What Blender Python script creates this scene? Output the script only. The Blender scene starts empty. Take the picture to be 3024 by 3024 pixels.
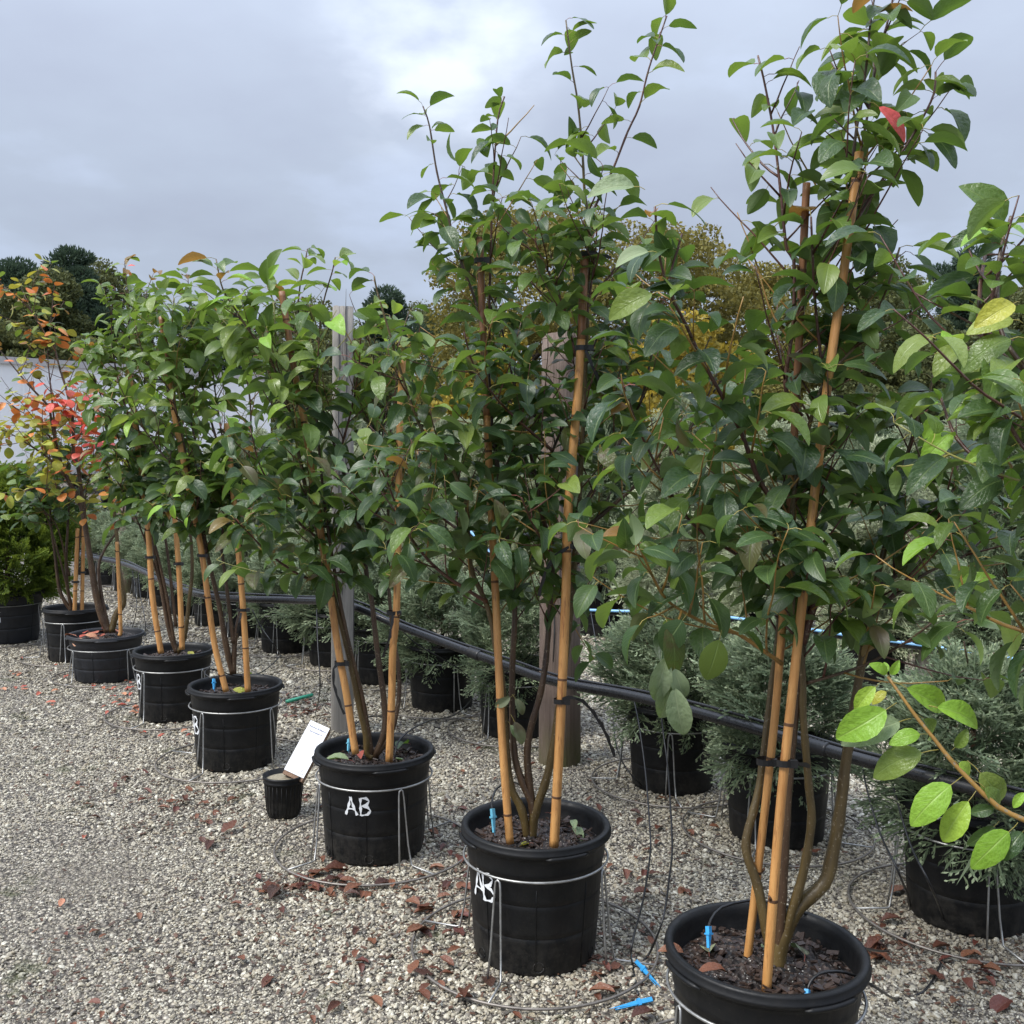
import bpy, math, random
import numpy as np
from mathutils import Vector, Matrix, Euler

SC = bpy.context.scene
COL = SC.collection
R = math.radians
rng = random.Random(7)
NR = np.random.RandomState(11)

# ------------------------------------------------------------------ camera
FOV, PITCH, ROLL, EYE = R(54.81916), R(2.69383), R(0.578786), 1.4202
FPX = 1512 / math.tan(FOV / 2)
cp, sp, cr, sr = math.cos(PITCH), math.sin(PITCH), math.cos(ROLL), math.sin(ROLL)
right0, fwd, up0 = Vector((1, 0, 0)), Vector((0, cp, -sp)), Vector((0, sp, cp))
c_right = right0 * cr + up0 * sr
c_up = up0 * cr - right0 * sr
cam = bpy.data.cameras.new('camera')
cam.angle = FOV
cam.clip_start, cam.clip_end = 0.05, 2000
cam_o = bpy.data.objects.new('camera', cam)
COL.objects.link(cam_o)
cam_o.matrix_world = Matrix((
    (c_right.x, c_up.x, -fwd.x, 0), (c_right.y, c_up.y, -fwd.y, 0),
    (c_right.z, c_up.z, -fwd.z, EYE), (0, 0, 0, 1)))
SC.camera = cam_o

# surveyed directions: a sight line of the photograph turned into a point at a known depth or height
def sight(u, v):
    X, Y = u - 1512, v - 1512
    x, y = X * cr + Y * sr, -X * sr + Y * cr
    x /= FPX; w = -y / FPX
    return Vector((x, cp + w * sp, -sp + w * cp))
def at(u, v, depth):
    r = sight(u, v)
    return r * (depth / r.y) + Vector((0, 0, EYE))
def on_level(u, v, z=0.0):
    r = sight(u, v)
    return r * ((z - EYE) / r.z) + Vector((0, 0, EYE))

# ------------------------------------------------------------------ sky, sun, exposure
SUN_EL, SUN_AZ = R(52), R(-150)
world = bpy.data.worlds.new('World'); SC.world = world
world.use_nodes = True
wn, wl = world.node_tree.nodes, world.node_tree.links
wn.clear()
w_out = wn.new('ShaderNodeOutputWorld'); w_bg = wn.new('ShaderNodeBackground')
w_sky = wn.new('ShaderNodeTexSky'); w_sky.sky_type = 'NISHITA'; w_sky.sun_disc = False
w_sky.sun_elevation, w_sky.sun_rotation = SUN_EL, math.pi / 2 - SUN_AZ
w_tc = wn.new('ShaderNodeTexCoord')
def W(t, **k):
    n = wn.new(t)
    for a, b in k.items(): setattr(n, a, b)
    return n
def wmath(op, a, b=None):
    n = W('ShaderNodeMath', operation=op)
    for i, s in enumerate((a, b)):
        if s is None: continue
        if isinstance(s, (int, float)): n.inputs[i].default_value = s
        else: wl.new(s, n.inputs[i])
    return n.outputs[0]
w_sep = W('ShaderNodeSeparateXYZ'); wl.new(w_tc.outputs['Generated'], w_sep.inputs[0])
w_el = wmath('MAXIMUM', w_sep.outputs[2], 0.0)
# cloud deck: the noise lies on a flat layer overhead
w_den = wmath('ADD', w_el, 0.22)
w_cx = wmath('DIVIDE', w_sep.outputs[0], w_den); w_cy = wmath('DIVIDE', w_sep.outputs[1], w_den)
w_cmb = W('ShaderNodeCombineXYZ'); wl.new(w_cx, w_cmb.inputs[0]); wl.new(w_cy, w_cmb.inputs[1])
w_n1 = W('ShaderNodeTexNoise'); w_n1.inputs['Scale'].default_value = 1.7; w_n1.inputs['Detail'].default_value = 7
w_n1.inputs['Roughness'].default_value = 0.52
w_map = W('ShaderNodeMapping'); w_map.inputs['Location'].default_value = (0.9, 1.7, 3.1)
wl.new(w_cmb.outputs[0], w_map.inputs[0]); wl.new(w_map.outputs[0], w_n1.inputs['Vector'])
w_r1 = W('ShaderNodeValToRGB')
w_r1.color_ramp.elements[0].position = 0.34; w_r1.color_ramp.elements[0].color = (0.385, 0.43, 0.535, 1)
w_r1.color_ramp.elements[1].position = 0.66; w_r1.color_ramp.elements[1].color = (0.50, 0.575, 0.73, 1)
e = w_r1.color_ramp.elements.new(0.52); e.color = (0.425, 0.482, 0.59, 1)
wl.new(w_n1.outputs['Fac'], w_r1.inputs[0])
# one thin, bright place in the cloud above the rows
bd = sight(1290, 120).normalized()
w_dot = W('ShaderNodeVectorMath', operation='DOT_PRODUCT'); wl.new(w_tc.outputs['Generated'], w_dot.inputs[0])
w_dot.inputs[1].default_value = bd
w_spot = W('ShaderNodeMapRange'); w_spot.interpolation_type = 'SMOOTHSTEP'
w_spot.inputs['From Min'].default_value = 0.9905; w_spot.inputs['From Max'].default_value = 1.0
wl.new(w_dot.outputs['Value'], w_spot.inputs['Value'])
w_n2 = W('ShaderNodeTexNoise'); w_n2.inputs['Scale'].default_value = 4.2; w_n2.inputs['Detail'].default_value = 6
wl.new(w_cmb.outputs[0], w_n2.inputs['Vector'])
w_n2r = W('ShaderNodeMapRange'); w_n2r.inputs['From Min'].default_value = 0.42; w_n2r.inputs['From Max'].default_value = 0.66
wl.new(w_n2.outputs['Fac'], w_n2r.inputs['Value'])
w_spf = wmath('MULTIPLY', w_spot.outputs[0], wmath('ADD', wmath('MULTIPLY', w_n2r.outputs[0], 0.9), 0.12))
w_m1 = W('ShaderNodeMix', data_type='RGBA'); wl.new(w_spf, w_m1.inputs[0]); wl.new(w_r1.outputs[0], w_m1.inputs[6])
w_m1.inputs[7].default_value = (0.70, 0.77, 0.89, 1)
# paler towards the horizon; overhead raised above natural overcast to light the ground
w_hz = W('ShaderNodeMapRange'); w_hz.inputs['From Min'].default_value = 0.0; w_hz.inputs['From Max'].default_value = 0.22
w_hz.inputs['To Min'].default_value = 0.55; w_hz.inputs['To Max'].default_value = 0.0
wl.new(w_el, w_hz.inputs['Value'])
w_m2 = W('ShaderNodeMix', data_type='RGBA'); wl.new(w_hz.outputs[0], w_m2.inputs[0]); wl.new(w_m1.outputs[2], w_m2.inputs[6])
w_m2.inputs[7].default_value = (0.49, 0.565, 0.69, 1)
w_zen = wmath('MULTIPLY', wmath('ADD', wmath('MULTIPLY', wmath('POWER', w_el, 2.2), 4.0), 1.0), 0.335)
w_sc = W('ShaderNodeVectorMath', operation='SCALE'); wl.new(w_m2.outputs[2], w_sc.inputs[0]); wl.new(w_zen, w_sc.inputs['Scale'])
w_ns = W('ShaderNodeVectorMath', operation='SCALE'); wl.new(w_sky.outputs[0], w_ns.inputs[0]); w_ns.inputs['Scale'].default_value = 0.08
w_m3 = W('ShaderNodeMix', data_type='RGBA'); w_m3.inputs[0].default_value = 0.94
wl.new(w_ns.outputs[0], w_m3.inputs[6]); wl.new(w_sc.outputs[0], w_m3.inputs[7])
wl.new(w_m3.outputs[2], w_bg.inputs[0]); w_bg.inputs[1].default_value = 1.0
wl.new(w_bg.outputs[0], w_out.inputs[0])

sun = bpy.data.lights.new('sun', 'SUN'); sun.energy = 1.5; sun.angle = R(25); sun.color = (1, 0.97, 0.92)
sun_o = bpy.data.objects.new('sun', sun); COL.objects.link(sun_o)
sd = Vector((math.cos(SUN_EL) * math.cos(SUN_AZ), math.cos(SUN_EL) * math.sin(SUN_AZ), math.sin(SUN_EL)))
sun_o.rotation_euler = sd.to_track_quat('Z', 'Y').to_euler()
SC.view_settings.view_transform = 'Standard'; SC.view_settings.look = 'None'
SC.view_settings.exposure = 1.6; SC.view_settings.gamma = 1.0; SC.view_settings.use_curve_mapping = False
SC.render.engine = 'CYCLES'
SC.cycles.max_bounces = 8; SC.cycles.diffuse_bounces = 4; SC.cycles.glossy_bounces = 3
SC.cycles.transmission_bounces = 4; SC.cycles.transparent_max_bounces = 8
SC.cycles.use_denoising = True

# ------------------------------------------------------------------ material helpers
class NT:
    def __init__(s, name):
        s.m = bpy.data.materials.new(name); s.m.use_nodes = True
        s.n, s.l = s.m.node_tree.nodes, s.m.node_tree.links
        s.b = s.n['Principled BSDF']; s.out = s.n['Material Output']
    def new(s, t, **k):
        n = s.n.new(t)
        for a, b in k.items(): setattr(n, a, b)
        return n
    def link(s, a, b): s.l.new(a, b)
    def val(s, sock, v):
        if hasattr(v, 'is_output') or isinstance(v, bpy.types.NodeSocket): s.l.new(v, sock)
        else: sock.default_value = v
    def math(s, op, a, b=None, clamp=False):
        n = s.new('ShaderNodeMath', operation=op); n.use_clamp = clamp
        s.val(n.inputs[0], a)
        if b is not None: s.val(n.inputs[1], b)
        return n.outputs[0]
    def mix(s, f, a, b, blend='MIX'):
        n = s.new('ShaderNodeMix', data_type='RGBA', blend_type=blend)
        s.val(n.inputs[0], f); s.val(n.inputs[6], c4(a) if isinstance(a, tuple) else a); s.val(n.inputs[7], c4(b) if isinstance(b, tuple) else b)
        return n.outputs[2]
    def noise(s, scale, detail=4, rough=0.5, vec=None, dist=0.0):
        n = s.new('ShaderNodeTexNoise')
        n.inputs['Scale'].default_value = scale; n.inputs['Detail'].default_value = detail
        n.inputs['Roughness'].default_value = rough; n.inputs['Distortion'].default_value = dist
        if vec is not None: s.l.new(vec, n.inputs['Vector'])
        return n.outputs['Fac']
    def ramp(s, f, stops, interp='LINEAR'):
        n = s.new('ShaderNodeValToRGB'); n.color_ramp.interpolation = interp
        el = n.color_ramp.elements
        while len(el) < len(stops): el.new(0.5)
        for e_, (p, c) in zip(el, stops): e_.position = p; e_.color = c4(c) if isinstance(c, tuple) else (c, c, c, 1)
        s.l.new(f, n.inputs[0])
        return n.outputs[0]
    def range(s, f, a, b, c=0.0, d=1.0):
        n = s.new('ShaderNodeMapRange'); s.l.new(f, n.inputs['Value'])
        for i, v in zip(('From Min', 'From Max', 'To Min', 'To Max'), (a, b, c, d)): n.inputs[i].default_value = v
        return n.outputs[0]
    def coord(s, kind='Object', scale=None):
        o = s.new('ShaderNodeTexCoord').outputs[kind]
        if scale:
            mp = s.new('ShaderNodeMapping'); mp.inputs['Scale'].default_value = scale
            s.l.new(o, mp.inputs[0]); o = mp.outputs[0]
        return o
    def bump(s, h, strength=0.3, dist=0.01):
        n = s.new('ShaderNodeBump'); n.inputs['Strength'].default_value = strength; n.inputs['Distance'].default_value = dist
        s.l.new(h, n.inputs['Height']); s.l.new(n.outputs[0], s.b.inputs['Normal'])
        return n.outputs[0]
    def base(s, v): s.val(s.b.inputs['Base Color'], c4(v) if isinstance(v, tuple) else v)
    def rough(s, v): s.val(s.b.inputs['Roughness'], v)
def c4(c): return (c[0], c[1], c[2], 1.0) if len(c) == 3 else c

def rnd01(t):
    """one number per leaf: the object's own random plus the number stored on joined leaves"""
    oi = t.new('ShaderNodeObjectInfo').outputs['Random']
    a = t.new('ShaderNodeAttribute'); a.attribute_name = 'piece'
    return t.math('FRACT', t.math('ADD', oi, a.outputs['Fac']))

def leaf_mat(name, cols, under, rough=0.36, transl=0.26, tcol=(0.20, 0.36, 0.04), vein=(0.22, 0.30, 0.10), spots=None):
    t = NT(name)
    r = rnd01(t)
    n = len(cols)
    top = t.ramp(r, [(i / (n - 1) if n > 1 else 0, c) for i, c in enumerate(cols)])
    uv = t.new('ShaderNodeUVMap').outputs[0]
    sx = t.new('ShaderNodeSeparateXYZ'); t.link(uv, sx.inputs[0])
    u, v = sx.outputs[0], sx.outputs[1]
    av = t.math('MULTIPLY', t.math('ABSOLUTE', t.math('SUBTRACT', v, 0.5)), 2.0)
    ph = t.math('SUBTRACT', t.math('MULTIPLY', u, 9.0), t.math('MULTIPLY', av, 3.6))
    tri = t.math('ABSOLUTE', t.math('SUBTRACT', t.math('FRACT', ph), 0.5))
    side = t.range(tri, 0.0, 0.10, 1.0, 0.0)
    mid = t.range(av, 0.0, 0.085, 1.0, 0.0)
    lines = t.math('MAXIMUM', t.math('MULTIPLY', side, 0.42), mid, True)
    ob = t.coord('Object')
    bl = t.noise(9, 3, 0.6, ob)
    top = t.mix(t.range(bl, 0.35, 0.7, 0.0, 0.35), top, t.mix(1.0, top, (0.55, 0.62, 0.45), 'MULTIPLY'))
    top = t.mix(t.math('MULTIPLY', lines, 0.5), top, vein)
    if spots: top = t.mix(t.math('MULTIPLY', t.range(t.noise(5, 4, 0.6, ob), 0.52, 0.62), 0.9), top, spots)
    un = t.mix(t.math('MULTIPLY', lines, 0.45), under, tuple(min(1, x * 1.5) for x in under))
    bf = t.new('ShaderNodeNewGeometry').outputs['Backfacing']
    t.base(t.mix(bf, top, un))
    t.rough(t.math('ADD', t.math('MULTIPLY', bf, 0.28), t.range(bl, 0.3, 0.7, rough - 0.08, rough + 0.1)))
    t.b.inputs['Specular IOR Level'].default_value = 0.42
    h = t.math('ADD', t.math('MULTIPLY', lines, -0.5), t.math('MULTIPLY', t.noise(9, 2, 0.5, ob), 0.8))
    t.bump(h, 0.26, 0.02)
    tr = t.new('ShaderNodeBsdfTranslucent'); tr.inputs[0].default_value = c4(tcol)
    mx = t.new('ShaderNodeMixShader'); mx.inputs[0].default_value = transl
    t.link(t.b.outputs[0], mx.inputs[1]); t.link(tr.outputs[0], mx.inputs[2]); t.link(mx.outputs[0], t.out.inputs[0])
    return t.m

M = {}
M['leaf_dark'] = leaf_mat('dark_green_leaf', [(0.022, 0.050, 0.019), (0.034, 0.070, 0.022), (0.052, 0.095, 0.027), (0.026, 0.058, 0.025), (0.044, 0.080, 0.024)], (0.11, 0.155, 0.068), rough=0.38, transl=0.2)
M['leaf_mid'] = leaf_mat('mid_green_leaf', [(0.060, 0.112, 0.024), (0.100, 0.165, 0.030), (0.150, 0.215, 0.038), (0.185, 0.24, 0.05)], (0.17, 0.24, 0.09), tcol=(0.24, 0.38, 0.04))
M['leaf_young'] = leaf_mat('young_bright_leaf', [(0.18, 0.34, 0.03), (0.25, 0.45, 0.05), (0.32, 0.47, 0.055)], (0.30, 0.38, 0.16), rough=0.42, transl=0.3, tcol=(0.42, 0.58, 0.06), vein=(0.36, 0.48, 0.14))
M['leaf_old'] = leaf_mat('old_olive_leaf', [(0.060, 0.075, 0.022), (0.095, 0.10, 0.030), (0.075, 0.060, 0.026)], (0.15, 0.16, 0.07), rough=0.4, spots=(0.07, 0.045, 0.02))
M['leaf_pale'] = leaf_mat('pale_underside_leaf', [(0.20, 0.26, 0.14), (0.25, 0.31, 0.17)], (0.12, 0.17, 0.08), rough=0.6, transl=0.15, vein=(0.38, 0.44, 0.25))
M['leaf_bronze'] = leaf_mat('bronze_tinted_leaf', [(0.16, 0.13, 0.03), (0.24, 0.12, 0.04), (0.14, 0.17, 0.03)], (0.22, 0.18, 0.08), tcol=(0.5, 0.25, 0.05), vein=(0.34, 0.2, 0.1))
M['leaf_yellow'] = leaf_mat('yellow_green_leaf', [(0.30, 0.34, 0.04), (0.46, 0.44, 0.06), (0.24, 0.32, 0.05)], (0.30, 0.32, 0.10), tcol=(0.55, 0.5, 0.05), vein=(0.4, 0.42, 0.12))
M['leaf_orange'] = leaf_mat('orange_autumn_leaf', [(0.72, 0.22, 0.05), (0.80, 0.34, 0.08), (0.66, 0.15, 0.06)], (0.55, 0.22, 0.10), tcol=(0.7, 0.22, 0.04), vein=(0.6, 0.3, 0.1))
M['leaf_red'] = leaf_mat('red_autumn_leaf', [(0.74, 0.09, 0.08), (0.80, 0.16, 0.12), (0.60, 0.06, 0.07)], (0.70, 0.26, 0.18), tcol=(0.75, 0.1, 0.05), vein=(0.6, 0.2, 0.1))
M['leaf_dead'] = leaf_mat('dry_brown_leaf', [(0.075, 0.028, 0.018), (0.15, 0.055, 0.03), (0.20, 0.085, 0.045), (0.11, 0.030, 0.022), (0.055, 0.03, 0.022)], (0.15, 0.075, 0.05), rough=0.45, transl=0.04, tcol=(0.3, 0.1, 0.03), vein=(0.12, 0.05, 0.03))
M['leaf_dead_red'] = leaf_mat('fallen_red_leaf', [(0.40, 0.07, 0.05), (0.48, 0.15, 0.09), (0.52, 0.26, 0.15), (0.28, 0.04, 0.03)], (0.45, 0.25, 0.18), rough=0.45, transl=0.05, tcol=(0.4, 0.1, 0.03), vein=(0.3, 0.1, 0.06))
M['leaf_grey'] = leaf_mat('wilted_grey_green_leaf', [(0.15, 0.17, 0.10), (0.22, 0.24, 0.14)], (0.2, 0.21, 0.15), rough=0.6, transl=0.05, spots=(0.07, 0.05, 0.03))

def simple(name, col, rough=0.5, metal=0.0, var=0.25, scale=20, bump=0.0, spec=0.5, coord='Object', cscale=None):
    t = NT(name)
    f = t.noise(scale, 5, 0.6, t.coord(coord, cscale))
    t.base(t.mix(t.range(f, 0.3, 0.7), tuple(c * (1 - var) for c in col), tuple(min(1, c * (1 + var)) for c in col)))
    t.rough(t.range(f, 0.3, 0.7, max(0.02, rough - 0.08), min(1, rough + 0.08)))
    t.b.inputs['Metallic'].default_value = metal; t.b.inputs['Specular IOR Level'].default_value = spec
    if bump: t.bump(f, bump, 0.01)
    return t.m
M['petiole'] = simple('petiole', (0.30, 0.25, 0.06), 0.5)
M['petiole_red'] = simple('petiole_red', (0.22, 0.07, 0.05), 0.5)
def bark_mat(name, a, b):
    t = NT(name); f = t.noise(30, 5, 0.6, t.coord('Object', (1, 1, 0.25)))
    g = t.noise(160, 3, 0.5, t.coord('Object'))
    t.base(t.mix(t.range(g, 0.62, 0.7), t.mix(t.range(f, 0.3, 0.7), a, b), (0.22, 0.18, 0.12)))
    t.rough(0.42); t.bump(f, 0.35, 0.01)
    return t.m
M['bark'] = bark_mat('dark_brown_bark', (0.036, 0.019, 0.011), (0.098, 0.056, 0.027))
M['bark_olive'] = bark_mat('olive_brown_bark', (0.055, 0.036, 0.012), (0.125, 0.085, 0.028))
M['twig'] = bark_mat('reddish_twig', (0.055, 0.020, 0.016), (0.12, 0.050, 0.032))
M['twig_green'] = bark_mat('green_shoot', (0.20, 0.22, 0.06), (0.30, 0.28, 0.08))
M['twig_orange'] = bark_mat('orange_shoot', (0.22, 0.12, 0.03), (0.34, 0.20, 0.05))

def bamboo_mat(name, a, b, c):
    t = NT(name)
    f = t.noise(14, 5, 0.6, t.coord('Object', (6, 6, 0.6)))
    s = t.noise(40, 6, 0.65, t.coord('Object', (2.5, 2.5, 0.35)))
    k = t.noise(7, 3, 0.5, t.coord('Object'))
    x = t.mix(t.range(f, 0.3, 0.7), a, b)
    x = t.mix(t.math('MULTIPLY', t.range(s, 0.56, 0.66), 0.75), x, c)
    x = t.mix(t.math('MULTIPLY', t.range(k, 0.5, 0.75), 0.4), x, c)
    t.base(x); t.rough(0.42); t.bump(s, 0.25, 0.01)
    return t.m
M['bamboo'] = bamboo_mat('tan_bamboo', (0.44, 0.20, 0.058), (0.60, 0.32, 0.11), (0.22, 0.085, 0.026))
M['bamboo_brown'] = bamboo_mat('brown_bamboo', (0.20, 0.09, 0.04), (0.34, 0.15, 0.06), (0.10, 0.045, 0.025))
M['node'] = simple('bamboo_node', (0.10, 0.045, 0.018), 0.6)

def pot_mat():
    t = NT('black_nursery_plastic')
    ob = t.coord('Object'); sx = t.new('ShaderNodeSeparateXYZ'); t.link(ob, sx.inputs[0])
    low = t.range(sx.outputs[2], 0.16, 0.0)
    f = t.noise(26, 6, 0.7, ob); sp_ = t.noise(240, 2, 0.5, ob); streak = t.noise(8, 4, 0.6, t.coord('Object', (5, 5, 0.25)))
    dust = t.math('MULTIPLY', t.math('MULTIPLY', t.range(f, 0.42, 0.72), t.math('ADD', t.math('MULTIPLY', low, 0.8), 0.10)), 0.55)
    c = t.mix(dust, (0.0050, 0.0054, 0.0062), (0.085, 0.076, 0.062))
    c = t.mix(t.math('MULTIPLY', t.range(sp_, 0.70, 0.76), t.math('ADD', t.math('MULTIPLY', low, 0.5), 0.15)), c, (0.20, 0.18, 0.15))
    t.base(c); t.rough(t.math('ADD', t.range(streak, 0.3, 0.7, 0.38, 0.58), t.math('MULTIPLY', dust, 0.5)))
    t.b.inputs['Specular IOR Level'].default_value = 0.30
    t.bump(t.noise(60, 3, 0.5, ob), 0.08, 0.01)
    return t.m
M['pot'] = pot_mat()
M['pot_old'] = simple('old_black_plastic', (0.012, 0.013, 0.016), 0.55, var=0.4, scale=25, bump=0.1)
def soil_mat():
    t = NT('dark_potting_mix'); ob = t.coord('Object')
    v = t.new('ShaderNodeTexVoronoi'); v.inputs['Scale'].default_value = 75; t.link(ob, v.inputs['Vector'])
    c = t.ramp(v.outputs['Color'], [(0.0, (0.008, 0.006, 0.005)), (0.5, (0.022, 0.014, 0.010)), (0.85, (0.050, 0.030, 0.022)), (0.97, (0.09, 0.065, 0.05))])
    v2 = t.new('ShaderNodeTexVoronoi'); v2.inputs['Scale'].default_value = 120; t.link(ob, v2.inputs['Vector'])
    perl = t.math('LESS_THAN', v2.outputs['Distance'], 0.17)
    gate = t.range(t.noise(17, 2, 0.5, ob), 0.56, 0.6)
    t.base(t.mix(t.math('MULTIPLY', perl, gate), c, (0.6, 0.58, 0.52)))
    t.rough(0.55); t.bump(v.outputs['Distance'], 0.9, 0.02)
    return t.m
M['soil'] = soil_mat()
M['chip'] = simple('bark_chip', (0.034, 0.020, 0.014), 0.45, var=0.6, scale=60)
M['wire'] = simple('galvanised_wire', (0.36, 0.36, 0.35), 0.42, metal=0.75, var=0.25, scale=40)
M['wire_dark'] = simple('weathered_wire', (0.20, 0.18, 0.16), 0.5, metal=0.6, var=0.35, scale=40)
M['paint'] = simple('white_paint_marker', (0.78, 0.80, 0.82), 0.5, var=0.08, scale=90)
M['poly'] = simple('black_poly_pipe', (0.012, 0.012, 0.013), 0.28, var=0.3, scale=50)
M['rubber'] = simple('black_tie', (0.010, 0.010, 0.011), 0.42, var=0.3, scale=80)
M['stripe'] = simple('pale_blue_stripe', (0.20, 0.42, 0.68), 0.4, var=0.1)
M['blue'] = simple('blue_plastic', (0.035, 0.30, 0.62), 0.4, var=0.12, scale=60)
M['teal'] = simple('faded_blue_plastic', (0.10, 0.34, 0.46), 0.45, var=0.15, scale=60)
M['green_pl'] = simple('sea_green_plastic', (0.06, 0.38, 0.24), 0.4, var=0.1, scale=40)
M['sign_white'] = simple('white_sign_face', (0.82, 0.83, 0.86), 0.45, var=0.02, scale=5)
M['ink'] = simple('grey_blue_ink', (0.22, 0.24, 0.36), 0.6, var=0.05)
M['ink_pale'] = simple('faint_ink', (0.50, 0.51, 0.60), 0.6, var=0.05)
M['ink_gap'] = simple('faint_ink_line', (0.58, 0.59, 0.66), 0.6, var=0.05)
M['drop'] = NT('water').m
_b = M['drop'].node_tree.nodes['Principled BSDF']; _b.inputs['Transmission Weight'].default_value = 1.0
_b.inputs['Roughness'].default_value = 0.0; _b.inputs['IOR'].default_value = 1.33

def wood_mat(name, a, b, c, moss=None):
    t = NT(name); ob = t.coord('Object')
    sx = t.new('ShaderNodeSeparateXYZ'); t.link(ob, sx.inputs[0])
    g = t.noise(30, 8, 0.65, t.coord('Object', (3.0, 3.0, 0.10)), 0.6)
    k = t.noise(5, 4, 0.6, t.coord('Object', (2, 2, 0.5)))
    x = t.mix(t.range(g, 0.32, 0.68), a, b)
    x = t.mix(t.math('MULTIPLY', t.range(k, 0.45, 0.7), 0.6), x, c)
    x = t.mix(t.math('MULTIPLY', t.range(g, 0.60, 0.68), 0.75), x, tuple(v * 0.25 for v in a))
    if moss: x = t.mix(t.math('MULTIPLY', t.range(sx.outputs[2], 0.24, 0.02), t.range(k, 0.3, 0.6)), x, moss)
    t.base(x); t.rough(0.75); t.bump(g, 0.6, 0.02)
    return t.m
M['post_grey'] = wood_mat('weathered_grey_wood', (0.20, 0.185, 0.165), (0.34, 0.32, 0.29), (0.24, 0.21, 0.18))
M['post_brown'] = wood_mat('weathered_brown_wood', (0.105, 0.075, 0.058), (0.21, 0.155, 0.125), (0.12, 0.08, 0.065), (0.075, 0.075, 0.02))
M['post_pale'] = wood_mat('pale_bleached_wood', (0.36, 0.34, 0.30), (0.52, 0.50, 0.46), (0.42, 0.38, 0.33))

# ------------------------------------------------------------------ mesh helpers
class MB:
    """collects shapes for ONE mesh"""
    def __init__(s): s.v, s.f, s.mi, s.uv = [], [], [], []
    def add(s, verts, faces, mat=0, uvs=None):
        o = len(s.v); s.v.extend(tuple(p) for p in verts)
        for i, f in enumerate(faces):
            s.f.append(tuple(o + k for k in f)); s.mi.append(mat)
            s.uv.append(uvs[i] if uvs else None)
    def tube(s, pts, rad, n=8, mat=0, cap=True):
        pts = [Vector(p) for p in pts]
        if not isinstance(rad, (list, tuple)): rad = [rad] * len(pts)
        V, F = [], []
        t0 = (pts[1] - pts[0]).normalized()
        a = t0.orthogonal().normalized()
        for i, p in enumerate(pts):
            t = (pts[min(i + 1, len(pts) - 1)] - pts[max(i - 1, 0)])
            t = t.normalized() if t.length > 1e-9 else t0
            a = (a - t * a.dot(t)); a = a.normalized() if a.length > 1e-6 else t.orthogonal().normalized()
            b = t.cross(a)
            for k in range(n):
                q = 2 * math.pi * k / n
                V.append(p + (a * math.cos(q) + b * math.sin(q)) * rad[i])
        m = len(pts)
        for i in range(m - 1):
            for k in range(n):
                k2 = (k + 1) % n
                F.append((i * n + k, i * n + k2, (i + 1) * n + k2, (i + 1) * n + k))
        if cap:
            F.append(tuple(reversed(range(n)))); F.append(tuple(range((m - 1) * n, m * n)))
        s.add(V, F, mat)
    def lathe(s, prof, n=48, mat=0, sq=None):
        V, F = [], []
        for r, z in prof:
            for k in range(n):
                q = 2 * math.pi * k / n
                V.append((r * math.cos(q), r * math.sin(q), z))
        for i in range(len(prof) - 1):
            for k in range(n):
                k2 = (k + 1) % n
                F.append((i * n + k, i * n + k2, (i + 1) * n + k2, (i + 1) * n + k))
        s.add(V, F, mat)
    def ring(s, Rr, z, r, n=64, m=6, mat=0):
        V, F = [], []
        for k in range(n):
            q = 2 * math.pi * k / n
            for j in range(m):
                w = 2 * math.pi * j / m
                V.append(((Rr + r * math.cos(w)) * math.cos(q), (Rr + r * math.cos(w)) * math.sin(q), z + r * math.sin(w)))
        for k in range(n):
            for j in range(m):
                k2, j2 = (k + 1) % n, (j + 1) % m
                F.append((k * m + j, k2 * m + j, k2 * m + j2, k * m + j2))
        s.add(V, F, mat)
    def box(s, c, d, mat=0, mtx=None):
        V = [Vector(((i & 1) - .5, ((i >> 1) & 1) - .5, ((i >> 2) & 1) - .5)) for i in range(8)]
        V = [Vector((v.x * d[0] + c[0], v.y * d[1] + c[1], v.z * d[2] + c[2])) for v in V]
        if mtx: V = [mtx @ v for v in V]
        s.add(V, [(0, 2, 3, 1), (4, 5, 7, 6), (0, 1, 5, 4), (2, 6, 7, 3), (0, 4, 6, 2), (1, 3, 7, 5)], mat)
    def mesh(s, name, mats, smooth=True):
        me = bpy.data.meshes.new(name); me.from_pydata(s.v, [], s.f)
        for m in mats: me.materials.append(m)
        me.polygons.foreach_set('material_index', s.mi)
        me.polygons.foreach_set('use_smooth', [smooth] * len(s.f))
        if any(u for u in s.uv):
            L = me.uv_layers.new(name='uv'); flat = []
            for f, u in zip(s.f, s.uv):
                for k in range(len(f)): flat.extend(u[k] if u else (0.5, 0.5))
            L.data.foreach_set('uv', flat)
        me.update()
        return me
def np_mesh(name, V, F, mats, mi=None, uv=None, attr=None, smooth=True):
    """V (n,3), F (m,k) all faces with k corners"""
    me = bpy.data.meshes.new(name)
    k = F.shape[1]
    me.vertices.add(len(V)); me.vertices.foreach_set('co', V.astype(np.float32).ravel())
    me.loops.add(F.size); me.loops.foreach_set('vertex_index', F.astype(np.int32).ravel())
    me.polygons.add(len(F)); me.polygons.foreach_set('loop_start', np.arange(0, F.size, k, dtype=np.int32))
    for m in mats: me.materials.append(m)
    if mi is not None: me.polygons.foreach_set('material_index', mi.astype(np.int32))
    me.polygons.foreach_set('use_smooth', np.full(len(F), smooth))
    me.update(calc_edges=True)
    if uv is not None:
        L = me.uv_layers.new(name='uv'); L.data.foreach_set('uv', uv.astype(np.float32).ravel())
    if attr is not None:
        A = me.attributes.new('piece', 'FLOAT', 'POINT'); A.data.foreach_set('value', attr.astype(np.float32))
    me.validate()
    return me
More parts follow.
